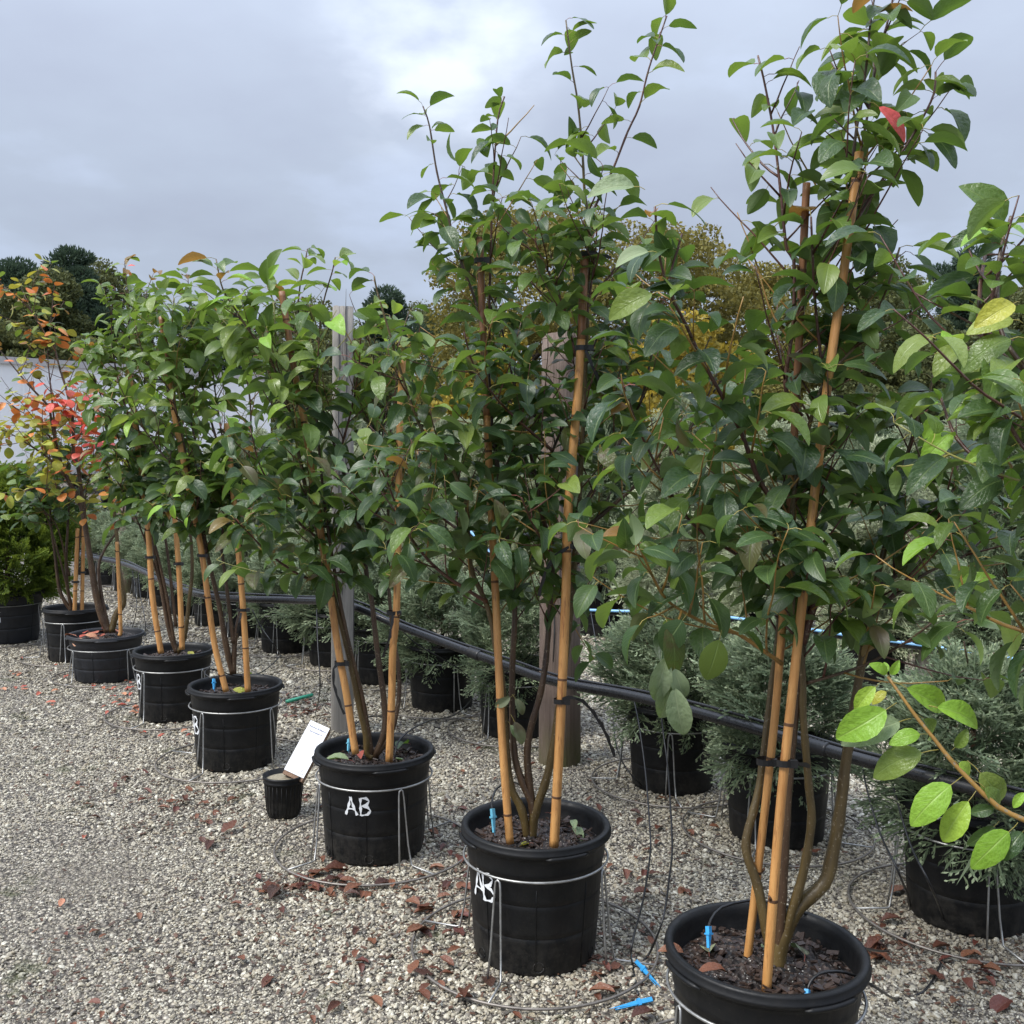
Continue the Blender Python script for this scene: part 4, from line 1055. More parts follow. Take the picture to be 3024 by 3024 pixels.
# --- third shrub, AB in front
t = potted_tree('serviceberry leaning left behind the white sign, AB painted large on the front of its pot', *PX['p3'], soil=2)
y = PX['p3'][1]
S3 = [
 ([(1101, 2236), (1085, 2224), (1082, 2174), (1062, 2090), (1050, 2030), (1027, 1921), (998, 1809), (978, 1735), (957, 1652), (935, 1560), (905, 1450), (880, 1330), (860, 1230), (803, 1073), (762, 1015), (704, 928), (658, 853), (638, 765)], -0.05, 0.014, dict(mat='bark_olive', lead=.72)),
 ([(1106, 2236), (1130, 2180), (1138, 2128), (1132, 2050), (1114, 1921), (1098, 1776), (1085, 1714), (1070, 1600), (1040, 1480), (1000, 1350), (948, 1193), (932, 1122), (903, 1023), (882, 928), (886, 845), (903, 762), (908, 735)], 0.10, 0.013, dict(mat='bark', tmat='twig_green', lead=.7)),
 ([(1108, 2236), (1154, 2168), (1169, 2112), (1179, 2050), (1176, 1963), (1164, 1892), (1150, 1760), (1147, 1600), (1147, 1362), (1155, 1259), (1172, 1114), (1165, 1010), (1150, 930)], 0.15, 0.010, dict(mat='bark', lead=.65)),
 ([(1098, 2230), (1070, 2060), (1030, 1900), (990, 1700), (960, 1500), (940, 1296), (936, 1180), (944, 969), (957, 886), (982, 799), (990, 760)], -0.1, 0.010, dict(mat='bark', tmat='twig_green', lead=.7)),
 ([(1120, 1400), (1106, 1114), (1093, 1031), (1089, 957), (1097, 895)], 0.12, 0.004, dict(d0=.1, mat='twig_green', lead=.3)),
 ([(880, 1330), (840, 1150), (815, 1000), (808, 899), (791, 849), (784, 815)], 0.12, 0.005, dict(d0=-.05, mat='twig_green', lead=.4)),
 ([(960, 1600), (900, 1560), (830, 1480), (770, 1380), (740, 1270)], -0.15, 0.006, dict(d0=-.0, mat='twig', lead=.3)),
 ([(980, 1730), (890, 1700), (800, 1640), (740, 1580), (690, 1530)], -0.25, 0.006, dict(d0=.0, mat='twig', tmat='twig_green', lead=.25, zmin=.7)),
 ([(1090, 1720), (1020, 1690), (960, 1700)], -0.1, 0.004, dict(d0=.05, mat='twig', lead=.3, zmin=.7)),
 ([(1070, 1600), (1120, 1500), (1180, 1400), (1215, 1300)], 0.0, 0.005, dict(d0=.08, mat='twig', lead=.3)),
 ([(1000, 1350), (1040, 1200), (1060, 1080), (1065, 990)], -0.1, 0.005, dict(d0=.05, mat='twig', lead=.35)),
]
lv = grow(t, y, S3, dict(size=(.080, .125), twig=.049, tlen=.30, tone_z=(1.25, 1.85), top=.78, young=.12, bronze=.18, lg=(-.55, .35), zmin=.95, gap=.042), 45)
lv = thin(lv, [(955, 860, 1065, 1120, .85), (960, 1120, 1060, 1450, .45), (1060, 960, 1330, 1300, .4), (1190, 700, 1400, 1000, .8)])
emit_leaves(t, lv); L_ = t.location
stake(t, [at(1050, 2226, 3.5) - L_, at(1023, 2050, 3.52) - L_, at(998, 1913, 3.54) - L_, at(973, 1739, 3.55) - L_, at(932, 1474, 3.56) - L_, at(899, 1247, 3.57) - L_, at(866, 1073, 3.58) - L_, at(832, 861, 3.59) - L_], .0135, seed=5, stained=.82)
stake(t, [at(1149, 2249, 3.48) - L_, at(1157, 2050, 3.5) - L_, at(1160, 1921, 3.5) - L_, at(1172, 1764, 3.52) - L_, at(1180, 1280, 3.57) - L_, at(1189, 1060, 3.6) - L_], .0135, seed=6)
tie(t, at(1008, 1958, 3.53) - L_, .02, [at(1000, 1958, 3.5) - L_, at(985, 1975, 3.48) - L_, at(985, 2020, 3.48) - L_, at(1000, 2070, 3.48) - L_, at(1016, 2110, 3.48) - L_])
tie(t, at(1162, 1809, 3.52) - L_, .02, [at(1160, 1815, 3.49) - L_, at(1150, 1880, 3.48) - L_, at(1130, 1940, 3.5) - L_])
obj('painted_letters', mark_mesh(A_ST + b_st(0.86), R(247), 0.192, .066, width=.0098), t)

# --- fourth shrub
t = potted_tree('serviceberry with yellow-green upper leaves in the fourth pot, its letters half hidden', *PX['p4'], soil=0)
y = PX['p4'][1]
S4 = [
 ([(688, 1990), (668, 1914), (647, 1785), (611, 1629), (590, 1500), (560, 1400), (530, 1250), (497, 1147), (439, 1081), (415, 1020), (400, 960)], -0.1, 0.014, dict(mat='bark', lead=.72)),
 ([(690, 1990), (695, 1880), (712, 1780), (705, 1600), (690, 1450), (640, 1300), (600, 1150), (570, 1000), (560, 900), (555, 820)], 0.1, 0.013, dict(mat='bark', tmat='twig_green', lead=.7)),
 ([(686, 1990), (660, 1850), (600, 1600), (555, 1450), (455, 1309), (414, 1251), (373, 1180), (345, 1120)], -0.15, 0.011, dict(mat='bark', lead=.6)),
 ([(690, 1900), (650, 1600), (600, 1400), (540, 1150), (490, 1000), (460, 903), (476, 840)], 0.05, 0.010, dict(mat='bark', tmat='twig_green', lead=.75)),
 ([(700, 1700), (725, 1500), (735, 1350), (740, 1200), (715, 1050), (690, 950), (680, 880)], -0.1, 0.008, dict(mat='bark', tmat='twig_green', lead=.6)),
 ([(650, 1600), (680, 1450), (650, 1250), (630, 1100), (640, 980), (650, 900)], 0.25, 0.007, dict(mat='bark', lead=.6)),
 ([(611, 1629), (560, 1560), (500, 1520), (450, 1500)], -0.2, 0.005, dict(d0=-.05, mat='twig', lead=.3, zmin=.9)),
 ([(700, 1600), (760, 1560), (820, 1600), (855, 1640)], -0.25, 0.005, dict(d0=-.05, mat='twig_green', tmat='twig_green', lead=.2, zmin=.7)),
 ([(540, 1250), (520, 1080), (510, 960), (515, 880)], -.15, 0.006, dict(d0=-.05, mat='twig_green', tmat='twig_green', lead=.5)),
]
lv = grow(t, y, S4, dict(size=(.086, .135), twig=.050, tlen=.33, tone_z=(1.2, 1.8), top=.85, young=.15, bronze=.2, lg=(-.55, .35), zmin=1.0, gap=.042), 57)
for (u, v, tu, tv) in [(500, 1490, 430, 1525), (515, 1480, 512, 1530), (505, 1470, 530, 1462), (560, 1520, 545, 1555)]:
    add_leaf(lv, u, v, 4.25, (tu, tv), 'leaf_young', None, (0, -.7, 1), i=rng.randrange(9))
lv = thin(lv, [(330, 1070, 830, 1340, .38), (720, 800, 860, 1050, .4)])
emit_leaves(t, lv); L_ = t.location
stake(t, [at(668, 2043, 4.5) - L_, at(631, 1888, 4.52) - L_, at(595, 1629, 4.54) - L_, at(545, 1380, 4.56) - L_, at(513, 1209, 4.58) - L_, at(476, 935, 4.6) - L_], .0145, seed=7, stained=.84)
stake(t, [at(732, 2043, 4.5) - L_, at(719, 1810, 4.52) - L_, at(699, 1578, 4.54) - L_, at(670, 1250, 4.56) - L_], .0145, seed=8)
tie(t, at(718, 1800, 4.52) - L_, .024, [at(712, 1810, 4.49) - L_, at(705, 1840, 4.48) - L_, at(700, 1870, 4.5) - L_])
tie(t, at(598, 1640, 4.54) - L_, .02)
obj('painted_letters', mark_mesh(A_ST + b_st(0.64), R(198), 0.165, .085, width=.011), t)

# --- fifth shrub
t = potted_tree('serviceberry with a red-tipped leader in the fifth pot, next to the squat pot', *PX['p5'], soil=1)
y = PX['p5'][1]
S5 = [
 ([(523, 1928), (500, 1860), (478, 1740), (460, 1650), (440, 1500), (420, 1350), (400, 1200), (385, 1050), (377, 882), (368, 772)], -0.05, 0.015, dict(mat='bark', tmat='twig_green', lead=.72)),
 ([(525, 1928), (545, 1880), (560, 1766), (568, 1673), (560, 1550), (540, 1400), (520, 1250), (500, 1150), (480, 1050)], 0.1, 0.014, dict(mat='bark_olive', lead=.72)),
 ([(520, 1928), (480, 1700), (420, 1480), (360, 1320), (310, 1200), (270, 1090), (250, 1010)], -0.15, 0.011, dict(mat='bark', lead=.65)),
 ([(520, 1850), (490, 1600), (450, 1380), (430, 1180), (425, 1000), (430, 880), (450, 815)], 0.2, 0.010, dict(mat='bark', tmat='twig_green', lead=.7)),
 ([(500, 1800), (430, 1600), (380, 1480), (320, 1380), (280, 1320)], -0.2, 0.008, dict(mat='bark', lead=.5)),
 ([(420, 1350), (370, 1200), (335, 1050), (330, 930), (340, 850)], -0.1, 0.008, dict(d0=-.02, mat='twig', lead=.5)),
 ([(540, 1400), (470, 1300), (360, 1250), (300, 1160)], -0.3, 0.007, dict(mat='twig', lead=.4)),
]
lv = grow(t, y, S5, dict(size=(.084, .130), twig=.052, tlen=.36, tone_z=(1.25, 1.9), top=.85, young=.15, bronze=.25, lg=(-.55, .35), zmin=1.0, gap=.045), 69)
lv = thin(lv, [(150, 1060, 520, 1320, .30)])
add_leaf(lv, 372, 790, 5.4, (396, 782), 'leaf_red', None, (0, -.7, 1), i=2); add_leaf(lv, 372, 800, 5.4, (390, 815), 'leaf_orange', None, (0, -.7, 1), i=4)
emit_leaves(t, lv); L_ = t.location
stake(t, [at(476, 1930, 5.33) - L_, at(450, 1759, 5.35) - L_, at(435, 1541, 5.38) - L_, at(398, 1251, 5.42) - L_, at(380, 1060, 5.45) - L_], .0165, seed=9)
stake(t, [at(538, 1918, 5.34) - L_, at(528, 1681, 5.36) - L_, at(505, 1400, 5.38) - L_], .0155, seed=10)
tie(t, at(444, 1645, 5.37) - L_, .025); tie(t, at(527, 1665, 5.36) - L_, .022)
obj('painted_letters', mark_mesh(A_ST + b_st(0.64), R(199), 0.175, .085, width=.012), t)

# --- sixth: autumn-coloured shrub in the squat wide pot
def autumn(q, pos, f):
    h = pos.z; r_ = q.random()
    blob = math.sin(pos.x * 7.0 + 1.3) + math.sin(pos.z * 9.0 + pos.x * 3) + math.sin(pos.y * 6.0)
    if pos.x > -2.35: return 'leaf_dark' if r_ < .6 else 'leaf_mid'
    if 1.44 < h < 1.92 and blob > -0.25: return 'leaf_red' if (r_ < .62 and pos.x > -3.1) else ('leaf_orange' if r_ < .88 else 'leaf_yellow')
    if h > 1.92: return 'leaf_orange' if r_ < .22 else ('leaf_yellow' if r_ < .62 else ('leaf_bronze' if r_ < .7 else 'leaf_mid'))
    return 'leaf_orange' if r_ < .18 else ('leaf_yellow' if r_ < .86 else 'leaf_mid')
t = potted_tree('serviceberry turning red, orange and yellow in the squat wide pot', *PX['p6'], pot=POT_WIDE, sm=SOIL_WIDE, chips=False)
y = PX['p6'][1]
S6 = [
 ([(320, 1866), (298, 1812), (280, 1735), (261, 1611), (245, 1517), (227, 1461), (193, 1402), (166, 1313), (150, 1230), (141, 1197), (83, 1135), (21, 1060), (-30, 1000)], -0.1, 0.026, dict(mat='bark', lead=.62)),
 ([(250, 1540), (239, 1440), (230, 1378), (217, 1331), (215, 1238), (195, 1147), (178, 1093), (165, 1040), (149, 981), (155, 900), (161, 838)], 0.1, 0.016, dict(d0=-.02, mat='bark', lead=.75)),
 ([(322, 1866), (300, 1760), (292, 1673), (311, 1620), (354, 1551), (370, 1450), (360, 1350)], 0.2, 0.016, dict(mat='bark', lead=.6)),
 ([(329, 1866), (345, 1810), (366, 1778), (355, 1700), (351, 1673), (345, 1580), (330, 1450), (310, 1320), (300, 1200)], 0.1, 0.022, dict(mat='bark_olive', lead=.7)),
 ([(193, 1402), (140, 1350), (80, 1310), (30, 1280), (-20, 1260)], -0.2, 0.010, dict(d0=-.08, mat='bark', lead=.3)),
 ([(166, 1313), (120, 1260), (70, 1220), (20, 1190)], 0.1, 0.008, dict(d0=-.0, mat='bark', lead=.3)),
 ([(230, 1470), (170, 1450), (110, 1440), (70, 1450)], -0.35, 0.008, dict(d0=-.1, mat='bark', lead=.2)),
 ([(141, 1000), (95, 924), (62, 886), (12, 849)], 0.0, 0.007, dict(d0=.1, mat='twig', lead=.2)),
 ([(166, 1300), (150, 1150), (141, 1050), (141, 990)], 0.1, 0.007, dict(d0=.0, mat='twig', lead=.9, bare=0)),
]
lv = grow(t, y, S6, dict(size=(.060, .092), kinds='r', twig=.050, tlen=.42, up=.35, zmin=1.0, gap=.05, pick=autumn), 71)
lv = thin(lv, [(-50, 1030, 190, 1170, .7)])
emit_leaves(t, lv); L_ = t.location
stake(t, [at(353, 1878, 6.35) - L_, at(356, 1840, 6.36) - L_, at(345, 1600, 6.4) - L_], .013, seed=11)
obj('leaf_litter', None, t) if False else None

# --- seventh: dark shrub behind it
t = potted_tree('small dark-leaved serviceberry between the conifer and the autumn-coloured one', *PX['p7'], soil=2, chips=False)
y = PX['p7'][1]
S7 = [
 ([(211, 1806), (177, 1744), (161, 1626), (152, 1564), (145, 1450), (140, 1350), (130, 1250)], -.1, 0.015, dict(mat='bark', lead=.6)),
 ([(215, 1806), (200, 1740), (195, 1650), (200, 1560), (205, 1450), (200, 1350), (215, 1240), (230, 1150)], .1, 0.014, dict(mat='bark', lead=.65)),
 ([(213, 1806), (190, 1700), (150, 1560), (110, 1460), (75, 1400)], -.2, 0.011, dict(mat='bark', lead=.5)),
 ([(220, 1800), (235, 1600), (255, 1450), (275, 1350), (285, 1250)], .2, 0.011, dict(mat='bark', lead=.55)),
 ([(205, 1700), (170, 1560), (120, 1500), (80, 1480)], -.3, 0.009, dict(mat='bark', lead=.4)),
]
lv = grow(t, y, S7, dict(size=(.070, .105), kinds='r', twig=.055, tlen=.45, up=.3, mid=.05, top=.1, bronze=0, zmin=.95, gap=.05), 83)
emit_leaves(t, lv); L_ = t.location
stake(t, [at(220, 1811, 6.95) - L_, at(224, 1700, 6.97) - L_, at(229, 1560, 7.0) - L_], .015, seed=12)
stake(t, [at(242, 1809, 6.98) - L_, at(244, 1700, 7.0) - L_, at(247, 1550, 7.02) - L_], .014, seed=13)
tie(t, at(222, 1718, 6.96) - L_, .02); tie(t, at(243, 1690, 6.99) - L_, .02)

# --- the shrub whose pot stands outside the frame at the right: only its crown reaches in
t = potted_tree('bright-leaved serviceberry reaching in from the right edge, its pot out of view', *PX['p0'], soil=0, chips=False)
y = PX['p0'][1]
def fresh(q, pos, f):
    r_ = q.random()
    if f > .7: return 'leaf_young' if r_ < .22 else 'leaf_mid'
    return 'leaf_mid' if r_ < .25 else 'leaf_dark'
S0 = [
 ([(3560, 2700), (3300, 2560), (3100, 2455), (3024, 2421), (2946, 2382), (2865, 2305), (2806, 2242), (2759, 2182), (2707, 2118), (2652, 2041), (2622, 1998)], .22, .007, dict(d0=.1, mat='twig_orange', tmat='twig_green', lead=.42, bare=1, zmin=.3, r1=.0022)),
 ([(3900, 2700), (3700, 2200), (3480, 1700), (3300, 1500), (3150, 1250), (3020, 1080), (2951, 960), (2951, 759), (2985, 640)], .25, .011, dict(mat='bark', lead=.6, d0=0)),
 ([(3480, 1800), (3250, 1500), (3050, 1350), (2980, 1250), (2951, 1170)], .2, .007, dict(d0=.05, mat='twig', tmat='twig_green', lead=.5)),
 ([(3400, 1700), (3150, 1500), (2950, 1400), (2830, 1300), (2774, 1165)], .28, .006, dict(d0=.08, mat='twig', tmat='twig_green', lead=.5, tw=1.6)),
 ([(3300, 1500), (3050, 1200), (2905, 1000), (2894, 859), (2913, 730), (2925, 640)], .4, .006, dict(d0=.1, mat='twig', lead=.5)),
 ([(3700, 2250), (3400, 1980), (3024, 1864), (2955, 1841), (2894, 1811), (2826, 1773), (2790, 1740)], .4, .006, dict(d0=.1, mat='twig_orange', tmat='twig_orange', lead=.5, zmin=.6)),
]
def fresh2(q, pos, f):
    ok, d = shows(pos); v = pos - Vector((0, 0, EYE))
    if v.z / max(v.y, .1) < -.28: return 'leaf_mid'
    return fresh(q, pos, f)
lv = grow(t, y, S0, dict(size=(.056, .086), twig=.058, tlen=.30, zmin=.9, gap=.028, pick=fresh2), 95)
lv = [l for l in lv if not (pixel(l.p)[0] < 3040 and 1960 < pixel(l.p)[1] < 2460 and l.p.y < 1.7)]
def z5(x, y): return 2200 + x / 2.345, 1700 + y / 2.345
def z4(x, y): return 2200 + x / 2.345, 900 + y / 2.345
def z2(x, y): return 2100 + x / 2.091, 400 + y / 2.091
for (zz, a, b, m, dep) in [
 (z5, (990, 700), (925, 618), 'leaf_young', 1.54), (z5, (990, 700), (1062, 620), 'leaf_young', 1.54), (z5, (985, 690), (968, 612), 'leaf_young', 1.55), (z5, (950, 730), (785, 880), 'leaf_young', 1.53), (z5, (1025, 735), (1305, 915), 'leaf_young', 1.53),
 (z5, (1010, 790), (900, 850), 'leaf_yellow', 1.56), (z5, (1050, 880), (728, 1100), 'leaf_young', 1.52), (z5, (1150, 990), (775, 1125), 'leaf_pale', 1.54), (z5, (1230, 900), (1595, 992), 'leaf_young', 1.52), (z5, (1190, 960), (1310, 1095), 'leaf_mid', 1.56),
 (z5, (1265, 1100), (1060, 1115), 'leaf_young', 1.50), (z5, (1340, 1205), (955, 1302), 'leaf_mid', 1.50), (z5, (1430, 1210), (1532, 1105), 'leaf_mid', 1.52), (z5, (1420, 1270), (1565, 1375), 'leaf_young', 1.48), (z5, (1505, 1390), (1205, 1615), 'leaf_young', 1.46),
 (z5, (1540, 1280), (1765, 1545), 'leaf_mid', 1.50), (z5, (1600, 1490), (1388, 1745), 'leaf_young', 1.45), (z5, (1590, 1420), (1765, 1590), 'leaf_mid', 1.47), (z5, (1760, 1600), (1600, 1645), 'leaf_dark', 1.48), (z5, (1890, 1710), (1632, 1930), 'leaf_young', 1.44), (z5, (1960, 1480), (1868, 1570), 'leaf_young', 1.42), (z5, (1960, 1740), (1812, 1890), 'leaf_dark', 1.44), (z5, (1760, 1700), (1590, 1850), 'leaf_dark', 1.5),
 (z4, (1345, 690), (1212, 680), 'leaf_pale', 1.58), (z4, (1350, 680), (1325, 598), 'leaf_young', 1.58), (z4, (1360, 680), (1435, 608), 'leaf_pale', 1.58), (z4, (1385, 735), (1252, 875), 'leaf_young', 1.57), (z4, (1470, 850), (1288, 1035), 'leaf_young', 1.56), (z4, (1450, 760), (1600, 690), 'leaf_young', 1.56),
 (z4, (1750, 740), (1635, 648), 'leaf_pale', 1.48), (z4, (1765, 720), (1845, 635), 'leaf_pale', 1.48), (z4, (1790, 790), (1925, 715), 'leaf_pale', 1.47), (z4, (1770, 850), (1895, 970), 'leaf_young', 1.47), (z4, (1745, 975), (1575, 1062), 'leaf_young', 1.48), (z4, (1830, 1080), (1832, 1295), 'leaf_young', 1.46), (z4, (1745, 950), (1640, 935), 'leaf_pale', 1.47), (z4, (1600, 870), (1710, 795), 'leaf_young', 1.5), (z4, (1500, 790), (1600, 880), 'leaf_young', 1.52), (z4, (1640, 760), (1480, 740), 'leaf_young', 1.5), (z4, (1700, 820), (1560, 900), 'leaf_mid', 1.5),
 (z4, (1900, -20), (1685, 95), 'leaf_yellow', 1.42), (z4, (1930, 230), (1585, 335), 'leaf_mid', 1.45), (z4, (1925, 540), (1755, 590), 'leaf_mid', 1.45), (z4, (1925, 130), (1640, 110), 'leaf_yellow', 1.46),
 (z2, (1840, 610), (1628, 335), 'leaf_mid', 1.6), (z2, (1830, 700), (1640, 568), 'leaf_mid', 1.6), (z2, (1790, 640), (1518, 655), 'leaf_dark', 1.62), (z2, (1700, 840), (1370, 1010), 'leaf_dark', 1.66), (z2, (1640, 1060), (1350, 1100), 'leaf_dark', 1.66)]:
    a, b = zz(*a), zz(*b)
    add_leaf(lv, a[0], a[1], dep, b, m, None, (rng.uniform(-.35, .35), -1, .65), i=(1, 3, 4, 6, 8)[rng.randrange(5)], td=rng.uniform(-.02, .02)); lv[-1].s *= 1.18
lv = thin(lv, [(2600, -100, 3060, 620, .8), (2600, 620, 2890, 1000, .5), (2600, 1400, 2780, 1960, .4)])
emit_leaves(t, lv); L_ = t.location

# --- stands of the front row
ST = 'wire stands holding the front-row pots'
stand(*PX['p0'], 200, 'wire stand of the pot just outside the right edge', group=ST) if False else None
stand(*PX['p1'], 202, 'wire stand round the nearest black pot at the bottom edge', group=ST)
stand(*PX['p2'], 240, 'wire stand with a full wire circle on the gravel, round the second pot', group=ST)
stand(*PX['p3'], 303, 'wire stand round the pot with the large AB beside the small sign pot', group=ST)
stand(*PX['p4'], 243, 'wire stand round the fourth pot, left of the small sign pot', group=ST)
stand(*PX['p5'], 243, 'wire stand round the fifth pot, right of the squat pot', group=ST)
stand(*PX['p6'], 236, 'short wire stand round the squat wide pot', .232, .215, .33, group=ST)
stand(*PX['p7'], 272, 'wire stand round the pot behind the squat wide pot', group=ST)
# the big conifer at the left edge
# ------------------------------------------------------------------ conifers: feathery sprays, each with side shoots
def spray_mat(name, a, b, c, transl=.15):
    t = NT(name); at_ = t.new('ShaderNodeAttribute'); at_.attribute_name = 'piece'
    t.base(t.ramp(at_.outputs['Fac'], [(0, a), (0.5, b), (1, c)])); t.rough(0.6); t.b.inputs['Specular IOR Level'].default_value = 0.3
    tr = t.new('ShaderNodeBsdfTranslucent'); tr.inputs[0].default_value = c4(c)
    mx = t.new('ShaderNodeMixShader'); mx.inputs[0].default_value = transl
    t.link(t.b.outputs[0], mx.inputs[1]); t.link(tr.outputs[0], mx.inputs[2]); t.link(mx.outputs[0], t.out.inputs[0])
    return t.m
M['jun_green'] = spray_mat('blue_green_juniper', (0.045, 0.075, 0.040), (0.160, 0.215, 0.120), (0.48, 0.54, 0.34), .25)
M['jun_silver'] = spray_mat('silver_green_juniper', (0.10, 0.130, 0.068), (0.32, 0.37, 0.225), (0.68, 0.70, 0.50), .25)
M['cypress'] = spray_mat('yellow_green_cypress', (0.030, 0.060, 0.012), (0.095, 0.150, 0.020), (0.26, 0.33, 0.040), .3)
def proto_spray(seed, shoots, L, wid, flat):
    """one spray along +x: a curved axis with side shoots that carry shoots in turn; thin folded blades"""
    q = np.random.RandomState(seed); V, F, T = [], [], []
    def blade(p, d, l, w, tone):
        s_ = np.cross(d, q.normal(size=3)); s_ /= (np.linalg.norm(s_) + 1e-9)
        o = len(V); m = p + d * l * .55 + np.array([0, 0, .04 * l])
        V.extend([p, m + s_ * w, p + d * l, m - s_ * w]); F.append((o, o + 1, o + 2, o + 3)); T.extend([tone] * 4)
    for i in range(shoots):
        f = (i + .5) / shoots; p = np.array([L * f, 0, .06 * L * math.sin(f * 2.5)])
        side = 1 if i % 2 else -1
        d = np.array([.72, side * .62, q.uniform(-.3, .35) * (0.35 if flat else 1)]); d /= np.linalg.norm(d)
        l = L * (.48 * (1 - f) + .16) * q.uniform(.75, 1.2)
        blade(p, d, l, wid, f * .6)
        for j in range(4):
            g = .3 + .17 * j; dd = d + np.array([.35, (-1) ** j * .55, q.uniform(-.35, .35) * (0.4 if flat else 1)]); dd /= np.linalg.norm(dd)
            blade(p + d * l * g, dd, l * .42 * q.uniform(.7, 1.2), wid * .85, .25 + f * .6)
    blade(np.zeros(3), np.array([1., 0, .06]), L * 1.1, wid, .5)
    return np.array(V), np.array(F), np.array(T)
def conifer_mesh(seed, h, r, nsp, mat, L=.14, wid=.0022, shape='upright', base=0.0, flat=False, shoots=8, droop=0.0, tips=.0):
    q = np.random.RandomState(seed); protos = [proto_spray(seed * 7 + k, shoots, L, wid, flat) for k in range(4)]
    Vs, Fs, Ts = [], [], []; o = 0
    for i in range(nsp):
        f = q.uniform(0, 1) ** .85; z = base + (h - base) * f; a = q.uniform(0, 6.2832)
        lump = 1 + .20 * math.sin(a * 3 + z * 6 + seed) + .16 * math.sin(a * 5 - z * 11 + seed * 2)
        if shape == 'bushy': pr = (math.sin(math.pi * min(.985, .22 + .76 * f)) ** .6) * lump
        else: pr = ((1 - f) ** .62 * .95 + .06) * lump if f > .12 else (.72 + 2.0 * f) * lump
        rad = r * pr * (q.uniform(.25, 1) ** .42)
        p = np.array([rad * math.cos(a), rad * math.sin(a), z])
        out = np.array([math.cos(a), math.sin(a), 0])
        d = out * q.uniform(.5, 1) + np.array([0, 0, q.uniform(.2, 1.1) if f > .2 else q.uniform(-.55 - droop, .5)]) + q.normal(size=3) * .28
        if f > .93: d = d * np.array([.35, .35, 1]) + np.array([0, 0, .8])
        d /= np.linalg.norm(d); n = q.normal(size=3) + np.array([0, 0, .8]); n -= d * n.dot(d); n /= np.linalg.norm(n)
        B = np.stack([d, np.cross(n, d), n]) * q.uniform(.7, 1.3)
        V, F, T = protos[i % 4]
        Vs.append(V @ B + p); Fs.append(F + o); o += len(V)
        Ts.append(np.clip(T * .8 + q.uniform(-.25, .3), 0, 1))
    return np_mesh('foliage', np.concatenate(Vs), np.concatenate(Fs), [M[mat]], None, None, np.concatenate(Ts), False)
def trunk_small(h, r):
    mb = MB(); mb.tube([(0, 0, .3), (.01, 0, h * .5), (0, .01, h * .93)], [r, r * .7, r * .2], 8)
    for k in range(14):
        a = k * 2.4; z = .36 + (h - .45) * k / 14; L = .16
        mb.tube([(0, 0, z), (L * .6 * math.cos(a), L * .6 * math.sin(a), z + .05), (L * math.cos(a), L * math.sin(a), z + .13)], [r * .4, r * .25, .002], 4)
    return mb.mesh('stem', [M['bark']])
JL = [conifer_mesh(11 + k, .93, .225, 700, 'jun_green', L=.145, wid=.0042, shape='bushy', base=.34, droop=.45, shoots=9) for k in range(3)]      # low ones of the near row
JT = [conifer_mesh(31 + k, 1.62 + .08 * k, .36, 1600, 'jun_silver' if k != 1 else 'jun_green', L=.15, wid=.0048, shape='upright', base=.33) for k in range(4)]  # tall ones further back
TK_L, TK_T = trunk_small(.93, .014), trunk_small(1.7, .016)
def juniper(label, x, y, mesh, rz, tall, group, sc=1.0, pot=None):
    t = thing('potted_juniper', label, 'potted juniper', (x, y, 0), rz, group)
    obj('pot', pot or POT_FAR, t); obj('soil', SOIL[0], t)
    obj('stem', TK_T if tall else TK_L, t)
    f = obj('foliage', mesh, t); f['kind'] = 'stuff'; f.scale = (sc, sc, sc if tall else .79)
    return t
ORD = ['first', 'second', 'third', 'fourth', 'fifth', 'sixth', 'seventh', 'eighth', 'ninth', 'tenth', 'eleventh', 'twelfth', 'thirteenth', 'fourteenth', 'fifteenth', 'sixteenth']
G1 = 'low blue-green junipers in black pots along the black pipe'
JR = [(1.47, 3.10, 262), (1.04, 3.78, 231), (.73, 4.37, 258), (.03, 5.22, 228), (-.40, 5.76, 294), (-.84, 6.44, 230), (-1.25, 6.99, 204), (-1.71, 7.46, 262), (-2.17, 8.08, 240), (-2.60, 8.65, 250), (-3.03, 9.22, 240), (-3.42, 9.80, 235), (-3.80, 10.36, 250), (-4.23, 10.92, 240), (-4.68, 11.48, 250), (-5.31, 12.44, 240)]
JX = ['low blue-green juniper in a black pot cut by the right edge', 'low blue-green juniper in the pot behind the nearest tan stakes', 'low blue-green juniper in the pot right of the brown post, pale hanging leaves before it', 'low blue-green juniper in the pot half behind the brown post', 'low blue-green juniper in the pot between the grey post and the brown post', 'low blue-green juniper in the pot just right of the grey post']
for i, (x_, y_, ph) in enumerate(JR):
    lab = JX[i] if i < len(JX) else '%s low blue-green juniper along the black pipe, counted from the right edge' % ORD[i]
    juniper(lab, x_, y_, JL[i % 3], i * 1.9 + .4, False, G1, rng.uniform(.92, 1.08))
    stand(x_, y_, ph, ('wire stand round the pot of the ' + ('juniper cut by the right edge', 'juniper behind the nearest tan stakes', 'juniper right of the brown post', 'juniper half behind the brown post', 'juniper between the grey and brown posts', 'juniper just right of the grey post')[i]) if i < 6 else 'wire stand of the %s pot along the black pipe from the right edge' % ORD[i], group='wire stands of the juniper row')
dv, pv = Vector((-.589, .808)), Vector((.808, .589))
G2, G3 = 'tall junipers of the middle row', 'tall silvery junipers of the rear rows'
E1 = Vector((2.29, 6.25))
for i in range(-3, 14):
    p = E1 + dv * (.86 * i) + pv * rng.uniform(-.06, .06)
    lab = {0: 'tall juniper in the black pot seen across the gravel gap near the right edge', -1: 'tall juniper behind the blue-striped hose at the right edge'}.get(i, '%s tall juniper of the middle row, counted leftwards from the right edge' % (ORD + ['seventeenth'])[i + 3])
    juniper(lab, p.x, p.y, JT[(i * 3) % 4], i * 1.3, True, G2, rng.uniform(.86, 1.05))
